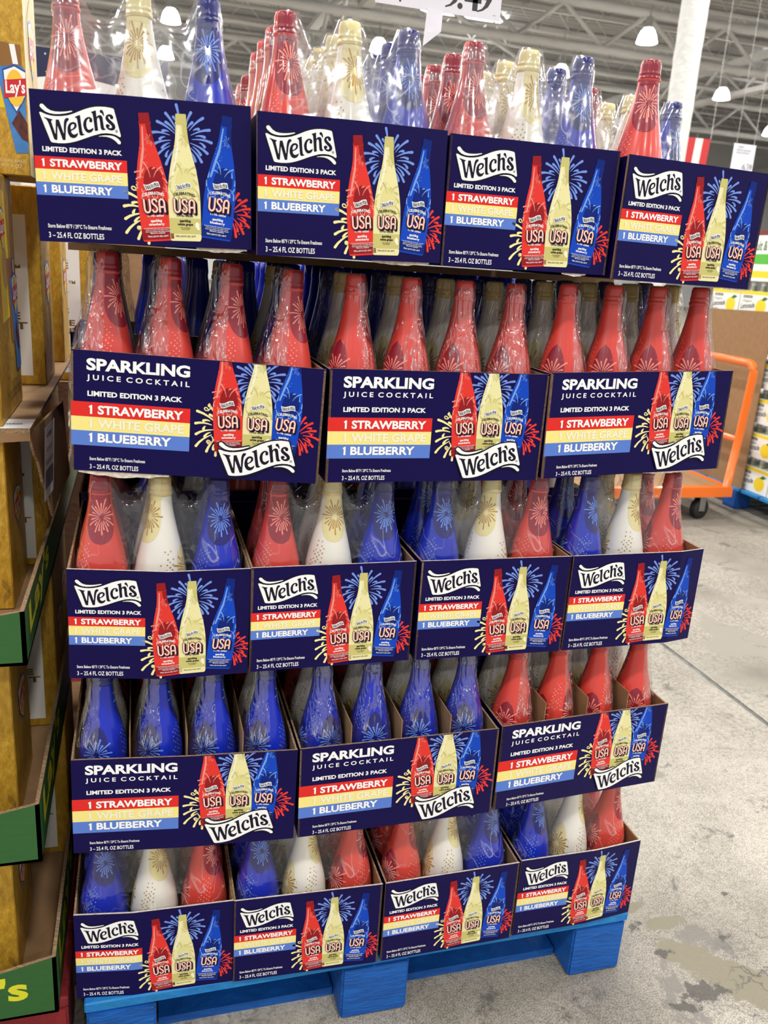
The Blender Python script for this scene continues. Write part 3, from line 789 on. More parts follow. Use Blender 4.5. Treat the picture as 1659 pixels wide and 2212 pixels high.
def film_mesh(name, M, seed, sag=.045, pitch=PX):
    """film round three bottles in a row along x, open at the foot, dipping between the caps"""
    rng = random.Random(seed)
    xs = []
    seg = []
    # outline stations: (x, side, angle) around a stadium
    st = []
    for j in range(13):
        st.append(('f', -pitch + 2*pitch*j/12))
    for j in range(1, 8):
        st.append(('e', 1, -pi/2 + pi*j/8))
    for j in range(13):
        st.append(('b', pitch - 2*pitch*j/12))
    for j in range(1, 8):
        st.append(('e', -1, pi/2 + pi*j/8))
    def top(x):
        ax = abs(x)
        lo, hi = .015, pitch - .015
        if ax <= lo or ax >= hi: return BH + .0012
        u = (ax - lo) / (hi - lo)
        return BH + .0012 - sag * (1 - (2*u - 1)**2) ** .8
    K = 22; n = len(st); vs = []; fs = []
    for k in range(K + 1):
        t = k / K
        for s in st:
            if s[0] == 'e': x = s[1]*pitch; zt = BH + .0005
            else: x = s[1]; zt = top(x)
            z = .012 + (zt - .012) * t
            R = rad_at(min(z, .293)) + .0011
            d = abs((abs(x) / pitch + .5) % 1 - .5) * 2      # 0 at a bottle, 1 midway
            if s[0] != 'e':
                R = R * (1 - .10 * d) ; R = max(R * (1 - .55 * d * t ** 6), .003)
                if k == K: R = R * .75
            else:
                if k == K: R = R * .80
            R += rng.uniform(-.0004, .0005)
            if s[0] == 'f': vs.append((x, -R, z))
            elif s[0] == 'b': vs.append((x, R, z))
            else: vs.append((s[1]*pitch + R*cos(s[2]), R*sin(s[2]), z))
    for k in range(K):
        for j in range(n): fs.append((k*n + j, k*n + (j+1) % n, (k+1)*n + (j+1) % n, (k+1)*n + j))
    # close the top
    o = K * n
    for j in range(12): fs.append((o + j, o + j + 1, o + 13 + 7 + 12 - (j+1), o + 13 + 7 + 12 - j))
    fs.append([o + 12 + j for j in range(9)]); fs.append([o + 32 + j for j in range(8)] + [o])
    return MB().add(vs, fs, 0, True).mesh(name, M)
FILM_T = [film_mesh('shrink_film', M_filmT, k, .040 + .006*k) for k in range(3)]
FILM_A = [film_mesh('shrink_film', M_filmA, k, .040 + .006*k) for k in range(3)]
FILM_B = [film_mesh('shrink_film', M_filmB, 10 + k, .05) for k in range(3)]
def add_film(me, Mw, label, group='shrink films round the bottle packs'):
    o = obj('shrink_wrap', me); o.matrix_basis = Mw
    return tag(o, label, 'plastic wrap', group)

# ------------------------------------------------------------------ cartons
HA, HB_ = 0.173, 0.169
WA, WB = 0.262, 0.348
POSE = {
(1,0):(-0.4034,-0.0172,1.4641,-2.41,-1.45),(1,1):(-0.1358,-0.0244,1.4641,4.6,-1.15),(1,2):(0.1292,-0.0126,1.4651,-0.27,-0.29),(1,3):(0.3970,-0.0151,1.4605,4.20,0.64),
(2,0):(-0.3350,0.0117,1.1468,-7.5,1.89),(2,1):(0.0215,-0.0038,1.1419,0.56,-0.09),(2,2):(0.3712,0.0034,1.1509,4.00,-1.64),
(3,0):(-0.3915,0.0027,0.8395,-3.17,0.89),(3,1):(-0.1285,-0.0050,0.8393,1.07,0.10),(3,2):(0.1405,-0.0111,0.8417,-1.01,-0.19),(3,3):(0.4073,-0.0050,0.8418,2.83,-0.11),
(4,0):(-0.3546,-0.0070,0.5312,-4.10,0.61),(4,1):(-0.0015,-0.0203,0.5316,-0.24,-0.63),(4,2):(0.3541,-0.0047,0.5340,3.92,-0.09),
(5,0):(-0.4061,0.0160,0.2250,-3.77,0.25),(5,1):(-0.1447,-0.0031,0.2274,-2.36,-0.04),(5,2):(0.1236,-0.0064,0.2276,0.49,-0.25),(5,3):(0.3914,0.0038,0.2276,2.00,-0.15)}
TIER = {1: 'top tier', 2: 'second tier down', 3: 'middle tier', 4: 'fourth tier down', 5: 'bottom tier'}
POS4 = ('leftmost', 'second', 'third', 'rightmost'); POS3 = ('leftmost', 'middle', 'rightmost')
ORD = ('first', 'second', 'third', 'fourth')
T = 0.0032
TORN = {(2,0): [(-.165, -.04, .009)], (1,1): [(.03, .115, .006)], (1,2): [(.06, .10, .005)], (1,0): [(.06, .125, .006)], (2,2): [(.02, .12, .004)], (3,0): [(-.12, -.02, .003)], (1,3): [(.08, .125, .005)]}
FOLD = {(3,0): (.54, .013), (1,1): (.54, .007), (5,0): (.36, .007), (3,3): (.80, .008), (5,3): (.60, .006), (1,0): (.42, .005), (4,0): (.50, .004)}
MATS_P = [M_navy, M_kraft, M_edge, M_tear]
def panel(x0, x1, y0, y1, z0, z1, outer, top=2):
    """board with navy on its outer face; outer: index in (bottom, top, front, right, back, left)"""
    ms = [2, top, 1, 1, 1, 1]; ms[outer] = 0
    # thin ends read as cut edges
    return MB().box(x0, x1, y0, y1, z0, z1, mats=ms)
def make_carton(row, c, label, group, art=True, matrix=None, sides=()):
    A = row % 2 == 1
    w, h, dep = (WA, HA, .360) if A else (WB, HB_, .275)
    root = thing('drink_carton', label, 'carton', group=group)
    px, py, pz, yaw, roll = matrix if matrix else POSE[(row, c)]
    Rm = Matrix.Rotation(radians(yaw), 3, 'Z') @ Matrix.Rotation(radians(roll), 3, 'Y')
    base = Vector((px, py, pz)) + Rm @ Vector((0, 0, -h / 2))
    Mw = Rm.to_4x4(); Mw.translation = base
    root.matrix_basis = Mw
    ps = radians(yaw); dx, dy = sin(ps), cos(ps)      # world +y in carton space
    def dpt(x, y, z): return (x + dx * y, dy * y, z)
    top = 3 if (A and art) else 2
    fold = FOLD.get((row, c)) if art else None
    if fold:
        xf = -w/2 + fold[0]*w; b_ = fold[1]
        fm = MB(); pl = [(-w/2, 0), (xf, -b_), (w/2, 0), (w/2, T), (xf, T - b_), (-w/2, T)]
        fm.v = [(x, y, 0) for x, y in pl] + [(x, y, h) for x, y in pl]
        for f, mi in (((0,1,7,6), 0), ((1,2,8,7), 0), ((2,3,9,8), 2), ((3,4,10,9), 1), ((4,5,11,10), 1), ((5,0,6,11), 2), ((5,4,1,0), 2), ((4,3,2,1), 2), ((6,7,10,11), top), ((7,8,9,10), top)):
            fm.f.append(list(f)); fm.m.append(mi); fm.s.append(False)
        fp = fm.build('front_panel', MATS_P, root)
        for nm, me in carton_art('A' if A else 'B', fold): obj(nm, me, fp)
    else:
        fp = panel(-w/2, w/2, 0, T, 0, h, 2, top).build('front_panel', MATS_P, root)
        if art:
            for nm, me in ART['A' if A else 'B']: obj(nm, me, fp)
    hb = h - .002
    for sx, nm in ((-1, 'side_panel'), (1, 'side_panel')):
        xo = sx * w/2; xi = xo - sx * T
        loop = [dpt(xo, T if False else 0.0, 0), dpt(xi, 0.0, 0), dpt(xi, dep, 0), dpt(xo, dep, 0)]
        mb = MB(); o = len(mb.v)
        mb.v = [tuple(p) for p in loop] + [(p[0], p[1], hb) for p in loop]
        fs = [((0,3,2,1), 2), ((4,5,6,7), 2), ((0,1,5,4), 2), ((1,2,6,5), 1), ((2,3,7,6), 2), ((3,0,4,7), 0)]
        for f, mi in fs: mb.f.append(list(f)); mb.m.append(mi); mb.s.append(False)
        sp = mb.build(nm, MATS_P, root)
        if sx in sides:
            ang = atan2(dy, dx)
            for an, me in ART['B' if A else 'A']:
                q = obj(an, me, sp)
                mid = dpt(xo, dep/2, 0)
                q.location = (mid[0], mid[1], 0)
                q.rotation_euler = (0, 0, ang if sx > 0 else ang - pi)
    bk = [dpt(-w/2 + T, dep - T, 0), dpt(w/2 - T, dep - T, 0), dpt(w/2 - T, dep, 0), dpt(-w/2 + T, dep, 0)]
    MB().prism(bk[::-1], (0, 0, hb), mats=(2, 2, 0)).build('back_panel', MATS_P, root)
    fl = [dpt(-w/2 + T, T, 0), dpt(w/2 - T, T, 0), dpt(w/2 - T, dep - T, 0), dpt(-w/2 + T, dep - T, 0)]
    MB().prism(fl[::-1], (0, 0, .003), mats=(1, 1, 1)).build('bottom_panel', MATS_P, root)
    if (row, c) in TORN and art:
        for (xa, xb, hh) in TORN[(row, c)]:
            rt = random.Random(row * 10 + c); K = 14
            lo = [(xa + (xb-xa)*k/K, .0015, -hh * (.35 + .65*sin(pi*k/K)) * rt.uniform(.7, 1.0)) for k in range(K+1)]
            MB().prism([(xa, .0015, .002), (xb, .0015, .002)] + lo[::-1], (0, .0008, 0)).build('torn_edge', M_tear, root)
    if row == 4 and art:
        for k in (1, 2, 3):
            x = -w/2 + w * k/4
            lp = [dpt(x - .0008, .010, .003), dpt(x + .0008, .010, .003), dpt(x + .0008, dep - .01, .003), dpt(x - .0008, dep - .01, .003)]
            MB().prism(lp[::-1], (0, 0, .195), mats=(1, 1, 1)).build('divider', MATS_P, root)
    def place(ix, iy, spin, n, jit=True):
        """matrix for a bottle at column ix of n, line iy"""
        x = (ix - (n-1)/2) * PX; yv = .058 + iy * PX
        lx = x + dx*yv; lyy = dy*yv
        if jit: lx += RNG.uniform(-.001, .001); lyy += RNG.uniform(-.001, .001)
        Mb = Mw @ Matrix.Translation((lx, lyy, .003)) @ Matrix.Rotation(spin, 4, 'Z')
        return Mb
    def pack(iy):
        yv = .058 + iy * PX
        return Mw @ Matrix.Translation((dx*yv, dy*yv, .003))
    def packB(ix, n):
        x = (ix - (n-1)/2) * PX; yv = .058 + PX
        return Mw @ Matrix.Translation((x + dx*yv, dy*yv, .003)) @ Matrix.Rotation(pi/2, 4, 'Z')
    return root, place, pack, packB

ORDER = {(1,0): 'rwb', (1,1): 'rwb', (1,2): 'rwb', (1,3): 'rwb', (3,0): 'rwb', (3,1): 'rwb', (3,2): 'bwr', (3,3): 'bwr', (5,0): 'bwr', (5,1): 'bwr', (5,2): 'rwb', (5,3): 'bwr'}
KIND = {'r': 'red', 'w': 'white', 'b': 'blue'}
FRONTB = {(2,0): 'rbw', (2,1): 'rwb', (2,2): 'rwb', (4,0): 'bwr', (4,1): 'bwr', (4,2): 'rwb'}  # second tier's leftmost carton: blue second line stands in for dark shade
SPIN = {1: .1, 3: .1, 5: .95, 2: 1.35, 4: 2.3}
for (row, c) in POSE:
    A = row % 2 == 1; n = 4 if A else 3; pos = (POS4 if A else POS3)[c]; tier = TIER[row]
    sides = ([-1] if c == 0 else []) + ([1] if c == n - 1 else [])
    root, place, pack, packB = make_carton(row, c, 'navy juice carton, %s of %s in the %s' % (pos, 'four' if A else 'three', tier), 'front cartons of the stack', True, None, sides)
    if A:
        if row == 1:
            lines = {0: [0], 1: [0, 1, 2, 3], 2: [0, 1, 2, 3], 3: [2, 3]}[c]
        else: lines = [0, 1]
        for iy in lines:
            for ix, ch in enumerate(ORDER[(row, c)]):
                sp = SPIN[row] + RNG.uniform(-.35, .35) + (0 if row != 5 else (-.6 if ch == 'b' else 0))
                if row == 3 and ch == 'w': sp += -1.0 if c % 2 == 0 else .2
                add_bottle(KIND[ch], place(ix, iy, sp, 3), '%s bottle, %s in the %s line of the %s carton, %s' % (KIND[ch], ORD[ix], ('front', 'second', 'third', 'rear')[iy], pos, tier), 'bottles in the cartons')
            add_film((FILM_T if row == 1 else FILM_A)[(iy + c) % 3], pack(iy), 'clear wrap round the %s three bottles of the %s carton, %s' % (('front', 'second', 'third', 'rear')[iy], pos, tier))
        if (row, c) == (1, 3):
            Mb = place(0, 0, -.5, 3); Mb = Matrix.Translation((.002, -.006, .010)) @ Mb
            add_bottle('red', Mb, 'lone red bottle standing up front in the rightmost carton, top tier', 'bottles in the cartons')
    else:
        for ix in range(4):
            for iy, ch in enumerate(FRONTB[(row, c)]):
                sp = SPIN[row] + RNG.uniform(-.5, .5) * (.4 if row == 2 else 1)
                if row == 4 and ch == 'r': sp += .9
                if row == 2 and c == 0: sp -= .25
                if row == 2: sp += RNG.uniform(-.1, .1)
                add_bottle(KIND[ch], place(ix, iy, sp, 4), '%s bottle, %s in the %s line of the %s carton, %s' % (KIND[ch], ORD[ix], ('front', 'second', 'third')[iy], pos, tier), 'bottles in the cartons')
            add_film(FILM_B[(ix + c) % 3], packB(ix, 4), 'crinkled wrap on the %s pack of the %s carton, %s' % (ORD[ix], pos, tier))
# cartons of the next row back
for row in (1, 2, 3, 4, 5):
    A = row % 2 == 1; n = 4 if A else 3; w = .265 if A else .352; dep = .360 if A else .275
    zc = {1: 1.4628, 2: 1.1465, 3: .8410, 4: .5320, 5: .2276}[row]
    for c in range(n):
        pos = (POS4 if A else POS3)[c]
        root, place, pack, packB = make_carton(row, c, 'navy carton standing behind the %s carton of the %s' % (pos, TIER[row]), 'cartons of the second row back', False, ((c - (n-1)/2) * w, dep + .055, zc, 0, 0))
        if row == 1 and c in (1, 2):
            for iy in ((0, 1, 2) if c == 1 else (0,)):
                for ix, ch in enumerate('rwb'):
                    add_bottle(KIND[ch], place(ix, iy, SPIN[1] + RNG.uniform(-.4, .4), 3), '%s bottle, %s in line %s behind the %s carton, top tier' % (KIND[ch], ORD[ix], ('five', 'six', 'seven')[iy], pos), 'bottles in the cartons')
                add_film(FILM_T[iy], pack(iy), 'clear wrap round line %s of bottles behind the %s carton, top tier' % (('five', 'six', 'seven')[iy], pos))
# bottles deep in the stack that nobody could count
low = [(.0402, .004), (.041, .105), (.036, .153), (.0262, .196), (.0186, .234), (.0149, .266), (.0160, .272), (.0142, .294), (.0, BH)]
dm = MB()
for row in (2, 3, 4, 5):
    zb = {2: 1.1465 - HB_/2, 3: .8410 - HA/2, 4: .5320 - HB_/2, 5: .2276 - HA/2}[row] + .003
    A = row % 2 == 1; y0 = (.36 if A else .275) + .055 + .058
    for iy in range(1 if row == 2 else 0, 7 if A else 8):
        for ix in range(12):
            ch = (ix % 3) if A else 1  # all blue in the wide-carton tiers, a dark colour standing in for shade
            dm.lathe(low, 10, ((ix - 5.5) * .0868, y0 + iy * .087, zb), ch)
tag(dm.build('stacked_bottles', [M_body['red'], M_body['blue'], M_body['white']]), 'bottles packed deep inside the carton stack, mostly in shadow', 'bottles', None, 'stuff')
# kraft sheets between the tiers, the top one thickened to block light behind
for (zl, zh, nm) in ((1.3615, 1.3735, 'under the top tier'), (.7478, .7528, 'under the middle tier'), (.4420, .4450, 'under the fourth tier')):
    sh = MB().box(-.53, .53, .415, .75, zl, zh)
    tag(sh.build('kraft_sheet', M_kraft), 'brown kraft layer sheet lying %s' % nm, 'cardboard', 'layer sheets')

# ------------------------------------------------------------------ blue pallet
M_blue = mat('blue_pallet_paint', rgb(6, 100, 190), 0.6, noise=0.5, nscale=9, col2=rgb(6, 70, 145), bump=0.35, bscale=40, stretch=(1, 1, 4))
M_blue2 = mat('worn_blue_paint', rgb(14, 112, 190), 0.65, noise=0.6, nscale=16, col2=rgb(30, 134, 190), bump=0.4, bscale=50)
def pallet(name, label, x0, x1, y0, y1, M, M2, group=None, seed=0):
    r = thing(name, label, 'pallet', (0, 0, 0), group=group)
    rng = random.Random(seed); w = x1 - x0; d = y1 - y0
    for bx0, bx1 in ((x0, x0 + .12), (x0 + w*.43, x0 + w*.557), (x1 - .122, x1)):
        for by in (y0, y0 + d/2 - .06, y1 - .12):
            b = MB(); j = [rng.uniform(-.004, .004) for _ in range(8)]
            b.box(bx0 + abs(j[0]), bx1 - abs(j[1]), by, by + .12, .0, .1185); 
            o = b.build('block', M, r)
            bm = bmesh.new(); bm.from_mesh(o.data); bmesh.ops.bevel(bm, geom=bm.edges[:], offset=.004, segments=2, affect='EDGES'); bm.to_mesh(o.data); bm.free()
    n = 7; gap = .02; bw = (d - gap*(n-1)) / n
    for k in range(n):
        ya = y0 + k*(bw + gap)
        o = MB().box(x0, x1, ya, ya + bw, .119, .1395).build('deck_board', M2, r)
        bm = bmesh.new(); bm.from_mesh(o.data); bmesh.ops.bevel(bm, geom=bm.edges[:], offset=.0025, segments=1, affect='EDGES'); bm.to_mesh(o.data); bm.free()
    for xa in (x0 + .122, x0 + w*.557 + .002):
        xb = x0 + w*.43 - .002 if xa < x0 + w*.3 else x1 - .124
        MB().box(xa, xb, y0 + .060, y0 + .118, .0, .018).build('bottom_board', M, r)
    return r
pallet('blue_pallet', 'blue painted wooden block pallet carrying the navy cartons', -.525, .525, .008, 1.20, M_blue, M_blue2)

# ------------------------------------------------------------------ chip display beside the pallet
def gold_mat():
    M = mat('gold_foil_print', rgb(216, 174, 62), 0.40, 0.25, noise=0.45, nscale=70, col2=rgb(172, 126, 32), bump=0.25, bscale=160, stretch=(1.6, 1.6, .55))
    return M
M_gold = gold_mat()
M_goldp = mat('gold_brown_lettering', rgb(120, 92, 36), 0.5); M_cream = mat('cream_panel', rgb(240, 236, 226), 0.5)
M_lred = mat('shield_red', rgb(206, 32, 44), 0.4); M_lyel = mat('shield_yellow', rgb(248, 200, 60), 0.4); M_lblue = mat('bag_blue', rgb(70, 140, 214), 0.4, noise=.35, nscale=40); M_lblue2 = mat('shield_blue', rgb(36, 84, 160), 0.4)
M_bagy = mat('bag_yellow', rgb(244, 208, 36), 0.4, noise=.2, nscale=18); M_brown = mat('grill_brown', rgb(112, 44, 34), 0.5, noise=.6, nscale=120, col2=rgb(40, 20, 18)); M_bronze = mat('bag_bronze', rgb(150, 104, 44), 0.4, noise=.2, nscale=20)
M_green = mat('green_tray_print', rgb(44, 96, 44), 0.45, noise=.15, nscale=30, stretch=(1, 1, 6)); M_limey = mat('lime_yellow_lettering', rgb(216, 214, 40), 0.45)
M_pot = mat('potato_skin', rgb(196, 150, 82), 0.6)
M_pear = mat('woodgrain_ivory', rgb(232, 216, 168), 0.5, noise=.25, nscale=12, stretch=(1, 1, .3), col2=rgb(214, 186, 120))
def shield(a, cx, cy, w, h, layer):
    a.poly([(cx-.5*w, cy+.38*h), (cx, cy+.5*h), (cx+.5*w, cy+.38*h), (cx+.46*w, cy-.1*h), (cx, cy-.5*h), (cx-.46*w, cy-.1*h)], M_lblue2, layer)
    a.poly([(cx-.44*w, cy+.35*h), (cx, cy+.45*h), (cx+.44*w, cy+.35*h), (cx+.40*w, cy-.1*h), (cx, cy-.44*h), (cx-.40*w, cy-.1*h)], M_white, layer+1)
    a.ellipse(cx, cy+.02*h, .37*w, .37*h, M_lyel, layer+2, 20)
    a.poly([(cx-.47*w, cy+.16*h), (cx+.47*w, cy+.24*h), (cx+.47*w, cy-.10*h), (cx-.47*w, cy-.20*h)], M_lred, layer+3)
    a.text("Lay's", cx-.40*w, cx+.40*w, cy-.16*h, cy+.18*h, M_white, layer+4, .03, warp=lambda x, y: (x, y + .08*(x-cx)))
def panel_art(w, h):
    a = Art(None, [(1, 0, w), (-1, 0, 0), (0, 1, h), (0, -1, 0)])
    m_ = .10*w
    a.rect(m_, w - m_*.9, .05*h, .86*h, M_cream, 0)
    cx = (m_ + w - m_*.9)/2; ww = w - 1.9*m_
    def line(s, y, hh, f, M=M_goldp, off=.03): a.text(s, cx - f*ww/2, cx + f*ww/2, y*h, (y+hh)*h, M, 1, off)
    a.rect(cx - .34*ww, cx + .36*ww, .735*h, .737*h, M_goldp, 1)
    line("TIME TO UNITE", .685, .038, .72); line('for the', .625, .022, .28, off=.0); line('WORLD CUP 26™', .585, .030, .88, off=.015)
    a.rect(cx - .36*ww, cx + .36*ww, .545*h, .547*h, M_goldp, 1)
    line('ICONIC', .495, .038, .56); line('flavors shared', .46, .022, .5, off=0); line('FLAVORS', .413, .038, .70); line('and', .385, .018, .14, off=0); line('SHARE THE', .340, .038, .84); line('EXCITEMENT', .290, .038, .95)
    # shield and tall stacked numerals
    shield(a, cx - .20*ww, .205*h, .22*ww, .10*h, 1)
    a.text('2', cx + .12*ww, cx + .34*ww, .21*h, .262*h, M_ink, 1, .05); a.text('6', cx + .12*ww, cx + .34*ww, .152*h, .204*h, M_ink, 1, .05)
    line('official chips of the tournament', .125, .014, .6, off=0); line('a lively brand based on the flavors', .075, .012, .75, off=0); line('of good snacks everywhere', .06, .011, .55, off=0)
    shield(a, cx + .02*ww, .86*h, .30*ww, .17*h, 2)
    return a
def bag_art(w, h, two=True):
    a = Art(None, [(1, 0, w), (-1, 0, 0), (0, 1, h), (0, -1, 0)])
    a.poly([(.30*w, .95*h), (.62*w, .93*h), (.68*w, .72*h), (.72*w, .42*h), (.28*w, .40*h)], M_bagy, 0)
    a.ellipse(.50*w, .62*h, .11*w, .085*h, M_pot, 1, 18); shield(a, .46*w, .78*h, .22*w, .18*h, 1)
    a.poly([(.56*w, .66*h), (.94*w, .66*h), (.98*w, .30*h), (.62*w, .30*h)], M_bronze, 2); a.rect(.84*w, .90*w, .54*h, .655*h, M_white, 3)
    a.poly([(.66*w, .575*h), (.955*w, .585*h), (1.0*w, .17*h), (.78*w, .165*h)], M_lblue, 4)
    shield(a, .86*w, .50*h, .26*w, .20*h, 5); a.poly([(.80*w, .34*h), (.87*w, .39*h), (.95*w, .30*h), (.95*w, .25*h), (.88*w, .26*h)], M_brown, 6)
    a.text('NET WT 1 OZ EACH BAG', .30*w, .92*w, .085*h, .105*h, M_goldp, 1, 0); a.text('MADE WITH REAL POTATOES', .40*w, .92*w, .06*h, .078*h, M_goldp, 1, 0)
    return a
def corner_art(w, h):
    a = Art(None, [(1, 0, w), (-1, 0, 0), (0, 1, h), (0, -1, 0)])
    a.rect(w - .12, w - .036, .022, .088, M_lyel, 0); a.rect(w - .12, w - .039, .025, .085, M_lred, 1)
    a.rect(w - .12, w - .036, .098, .150, M_white, 0); a.rect(w - .12, w - .039, .101, .147, M_limey, 1)
    for k in range(5): a.ribbon([(w - .004 - .006*abs(j - 4)*.5, .01 + k*.003 + j*.004) for j in range(9)], .0004, M_goldp, 0)
    return a
def top_art(w, h):
    a = Art(None, [(1, 0, w), (-1, 0, 0), (0, 1, h), (0, -1, 0)])
    a.poly([(w-.16, .285), (w-.048, .290), (w-.045, .235), (w-.038, .16), (w-.030, .10), (w-.16, .095)], M_bagy, 0)
    a.ellipse(w-.052, .19, .012, .022, M_pot, 1, 16)
    a.poly([(w-.060, .195), (w-.006, .192), (w-.004, .14), (w-.048, .14)], M_bronze, 2); a.poly([(w-.022, .192), (w-.014, .192), (w-.010, .164), (w-.018, .164)], M_white, 3)
    a.poly([(w-.043, .158), (w-.004, .163), (w-.001, .036), (w-.020, .034)], M_lblue, 4)
    shield(a, w-.016, .128, .036, .072, 5); a.poly([(w-.024, .078), (w-.012, .098), (w-.001, .08), (w-.001, .052), (w-.010, .056)], M_brown, 6)
    a.text('FRITO SNACKS 8 INDIVIDUAL BAGS', w-.12, w-.006, .020, .025, M_pear, 1, 0); a.text('NET WT 8 OZ', w-.06, w-.012, .012, .017, M_pear, 1, 0)
    return a
def chip_box(label, x0, x1, y0, y1, z0, z1, front='panel', rightf=None, seed=0, edge=M_gold):
    r = thing('chip_box', label, 'box', ((x0+x1)/2, y0, z0), group='gold chip boxes of the display')
    w, d, h = x1-x0, y1-y0, z1-z0
    o = MB().box(-w/2, w/2, 0, d, 0, h, mats=[0, 0, 0, 1, 0, 0]).build('box_body', [M_gold, edge], r)
    bm = bmesh.new(); bm.from_mesh(o.data); bmesh.ops.bevel(bm, geom=bm.edges[:], offset=.002, segments=1, affect='EDGES'); bm.to_mesh(o.data); bm.free()
    if front:
        a = {'panel': panel_art, 'corner': corner_art, 'top': top_art, 'bags': bag_art}[front](w, h)
        obj('front_print', a.mesh('front_print', w/2, 0), r)
    if rightf:
        if rightf == 'bags': a = bag_art(d, h)
        elif rightf == 'panel': a = panel_art(d, h)
        else:
            a = Art(); 
            for q in (.50, ): 
                shield(a, d*.55, h*.52, d*.42, h*.24, 1)
            for t_ in (.10, .17, .24): a.ribbon([(d*(.5 + (t_+.1)*sin(k*.6)), h*(.12 + k*.055)) for k in range(15)], .0008, M_pear2, 0)
        q = obj('side_print', a.mesh('side_print', 0, 0), r); q.location = (w/2, 0, 0); q.rotation_euler = (0, 0, pi/2)
    return r
M_pear2 = mat('faint_grain_line', rgb(176, 150, 120), 0.5)
def tray(label, xr, xl, y0, y1, z0, lip, txt=-.20):
    r = thing('display_tray', label, 'tray', (0, 0, 0), group='green cardboard trays')
    t = .006
    MB().box(xl, xr, y0, y1, z0, z0 + .005).build('tray_floor', M_kraft, r)
    fr = MB(); x = xl; N = 12
    # front lip: its top edge dips between the corners
    top = [(xl + (xr-xl)*k/N, y0, z0 + lip*(.62 + .38*(abs(2*k/N - 1))**3)) for k in range(N+1)]
    fr.prism([(xl, y0, z0), (xr, y0, z0)] + top[::-1], (0, t, 0), mats=(0, 1, 2)); fl = fr.build('front_lip', [M_green, M_kraft, M_edge], r)
    a = Art(); a.text("Lay's", xr + txt, xr + txt + .155, z0 + lip*.2, z0 + lip*.75, M_limey, 0, .03)
    q = obj('lettering', a.mesh('lettering'), fl); q.location = (0, y0, 0)
    # right lip
    sd = MB(); D = y1 - y0
    side = [(xr, y0, z0), (xr, y1, z0), (xr, y1, z0 + lip*1.25), (xr, y0 + D*.5, z0 + lip*.92), (xr, y0, z0 + lip)]
    sd.prism(side, (-t, 0, 0), mats=(0, 1, 2)); sl = sd.build('side_lip', [M_green, M_kraft, M_edge], r)
    a = Art(); a.text("Lay's", .05, .34, lip*.12, lip*.86, M_limey, 0, .03, warp=lambda x, y: (x, y + .04*x))
    q = obj('lettering', a.mesh('lettering'), sl); q.location = (xr, y0, z0); q.rotation_euler = (0, 0, pi/2)
    ls = MB(); ls.prism([(xl, y0, z0), (xl, y1, z0), (xl, y1, z0 + lip), (xl, y0, z0 + lip)], (t, 0, 0), mats=(0, 1, 2)); ls.build('side_lip', [M_green, M_kraft, M_edge], r)
    return r
M_redp = mat('red_pallet_paint', rgb(150, 34, 40), 0.7, noise=.5, nscale=14, col2=rgb(96, 20, 26), bump=.5, bscale=40); 
pallet('red_pallet', 'red painted pallet under the gold chip display', -1.62, -.552, .03, 1.25, M_redp, M_redp, seed=4)
tr3 = tray('lowest green tray of the chip display, on the red pallet', -.564, -1.60, 0.0, 1.15, .1425, .115)
tr2 = tray('middle green tray of the chip display', -.575, -1.60, 0.0, 1.15, .445, .105, -.30)
tr1 = tray('upper green tray of the chip display', -.579, -1.60, 0.0, 1.15, .785, .085, -.30)
tiers = [('lowest', .1485, .4445, .075, -.632), ('middle', .451, .7845, .10, -.619), ('upper', .791, 1.080, .195, -.620)]
for nm, z0, z1, y0, xr in tiers:
    chip_box('gold chip box at the corner of the %s green tray' % nm, xr - .26, xr, y0, y0 + .185, z0, z1, 'corner', 'grain', edge=M_gold)
    yb = max(.40, y0 + .19)
    chip_box('gold box with white text panel, second in the %s green tray' % nm, -.582 - .27, -.582 if nm != 'lowest' else -.572, yb, yb + .19, z0, z1, 'panel', 'grain')
    chip_box('gold box farther back in the %s green tray' % nm, -.59 - .27, -.59, yb + .20, yb + .39, z0, z1, 'panel', 'grain')
    chip_box('gold box at the outer end of the %s green tray' % nm, xr - .53, xr - .265, y0, y0 + .185, z0, z1, 'bags', None)
# kraft lid over the upper tray, torn side flap, barcode label
M_paper = mat('white_label_paper', rgb(240, 240, 240), 0.55)
lid = thing('cardboard_cover', 'torn kraft cardboard lid with white barcode label under gold boxes', 'cardboard', (0, 0, 0))
LZ = 1.088
MB().box(-1.58, -.580, .185, 1.25, LZ, LZ + .006, mats=[1, 0, 2, 2, 2, 2]).build('lid_top', [M_kraft, M_kraft, M_edge], lid)
rj = random.Random(9)
low = [(-.580, .20 + .0, LZ - .16)] 
jag = [(-.580, .185 + .105 * min(1, k/9) + rj.uniform(-.004, .004), LZ - .018*k - rj.uniform(0, .006)) for k in range(10)]
loop = jag + [(-.580, .33, LZ - .155), (-.580, .48, LZ - .14), (-.580, .48, LZ)]
loop = [(-.580 + .085*(q[1] - .185) + .05*(LZ - q[2]), q[1], q[2]) for q in loop]
MB().prism(loop, (-.004, 0, 0), mats=(0, 0, 2)).build('side_flap', [M_kraft, M_kraft, M_edge], lid)
fj = [(-1.58 + k*.05, .185, LZ - .012 - rj.uniform(0, .008)) for k in range(21)]
MB().prism([(-1.58, .185, LZ), (-.58, .185, LZ)] + fj[::-1], (0, .004, 0), mats=(0, 0, 2)).build('front_flap', [M_kraft, M_kraft, M_edge], lid)
lb = Art()
lb.rect(0, .085, 0, .125, M_paper, 0)
x = .01
while x < .075:
    wv = rj.choice((.0008, .0014, .002)); lb.rect(x, x + wv, .018, .050, M_ink, 1); x += wv + rj.choice((.001, .0016))
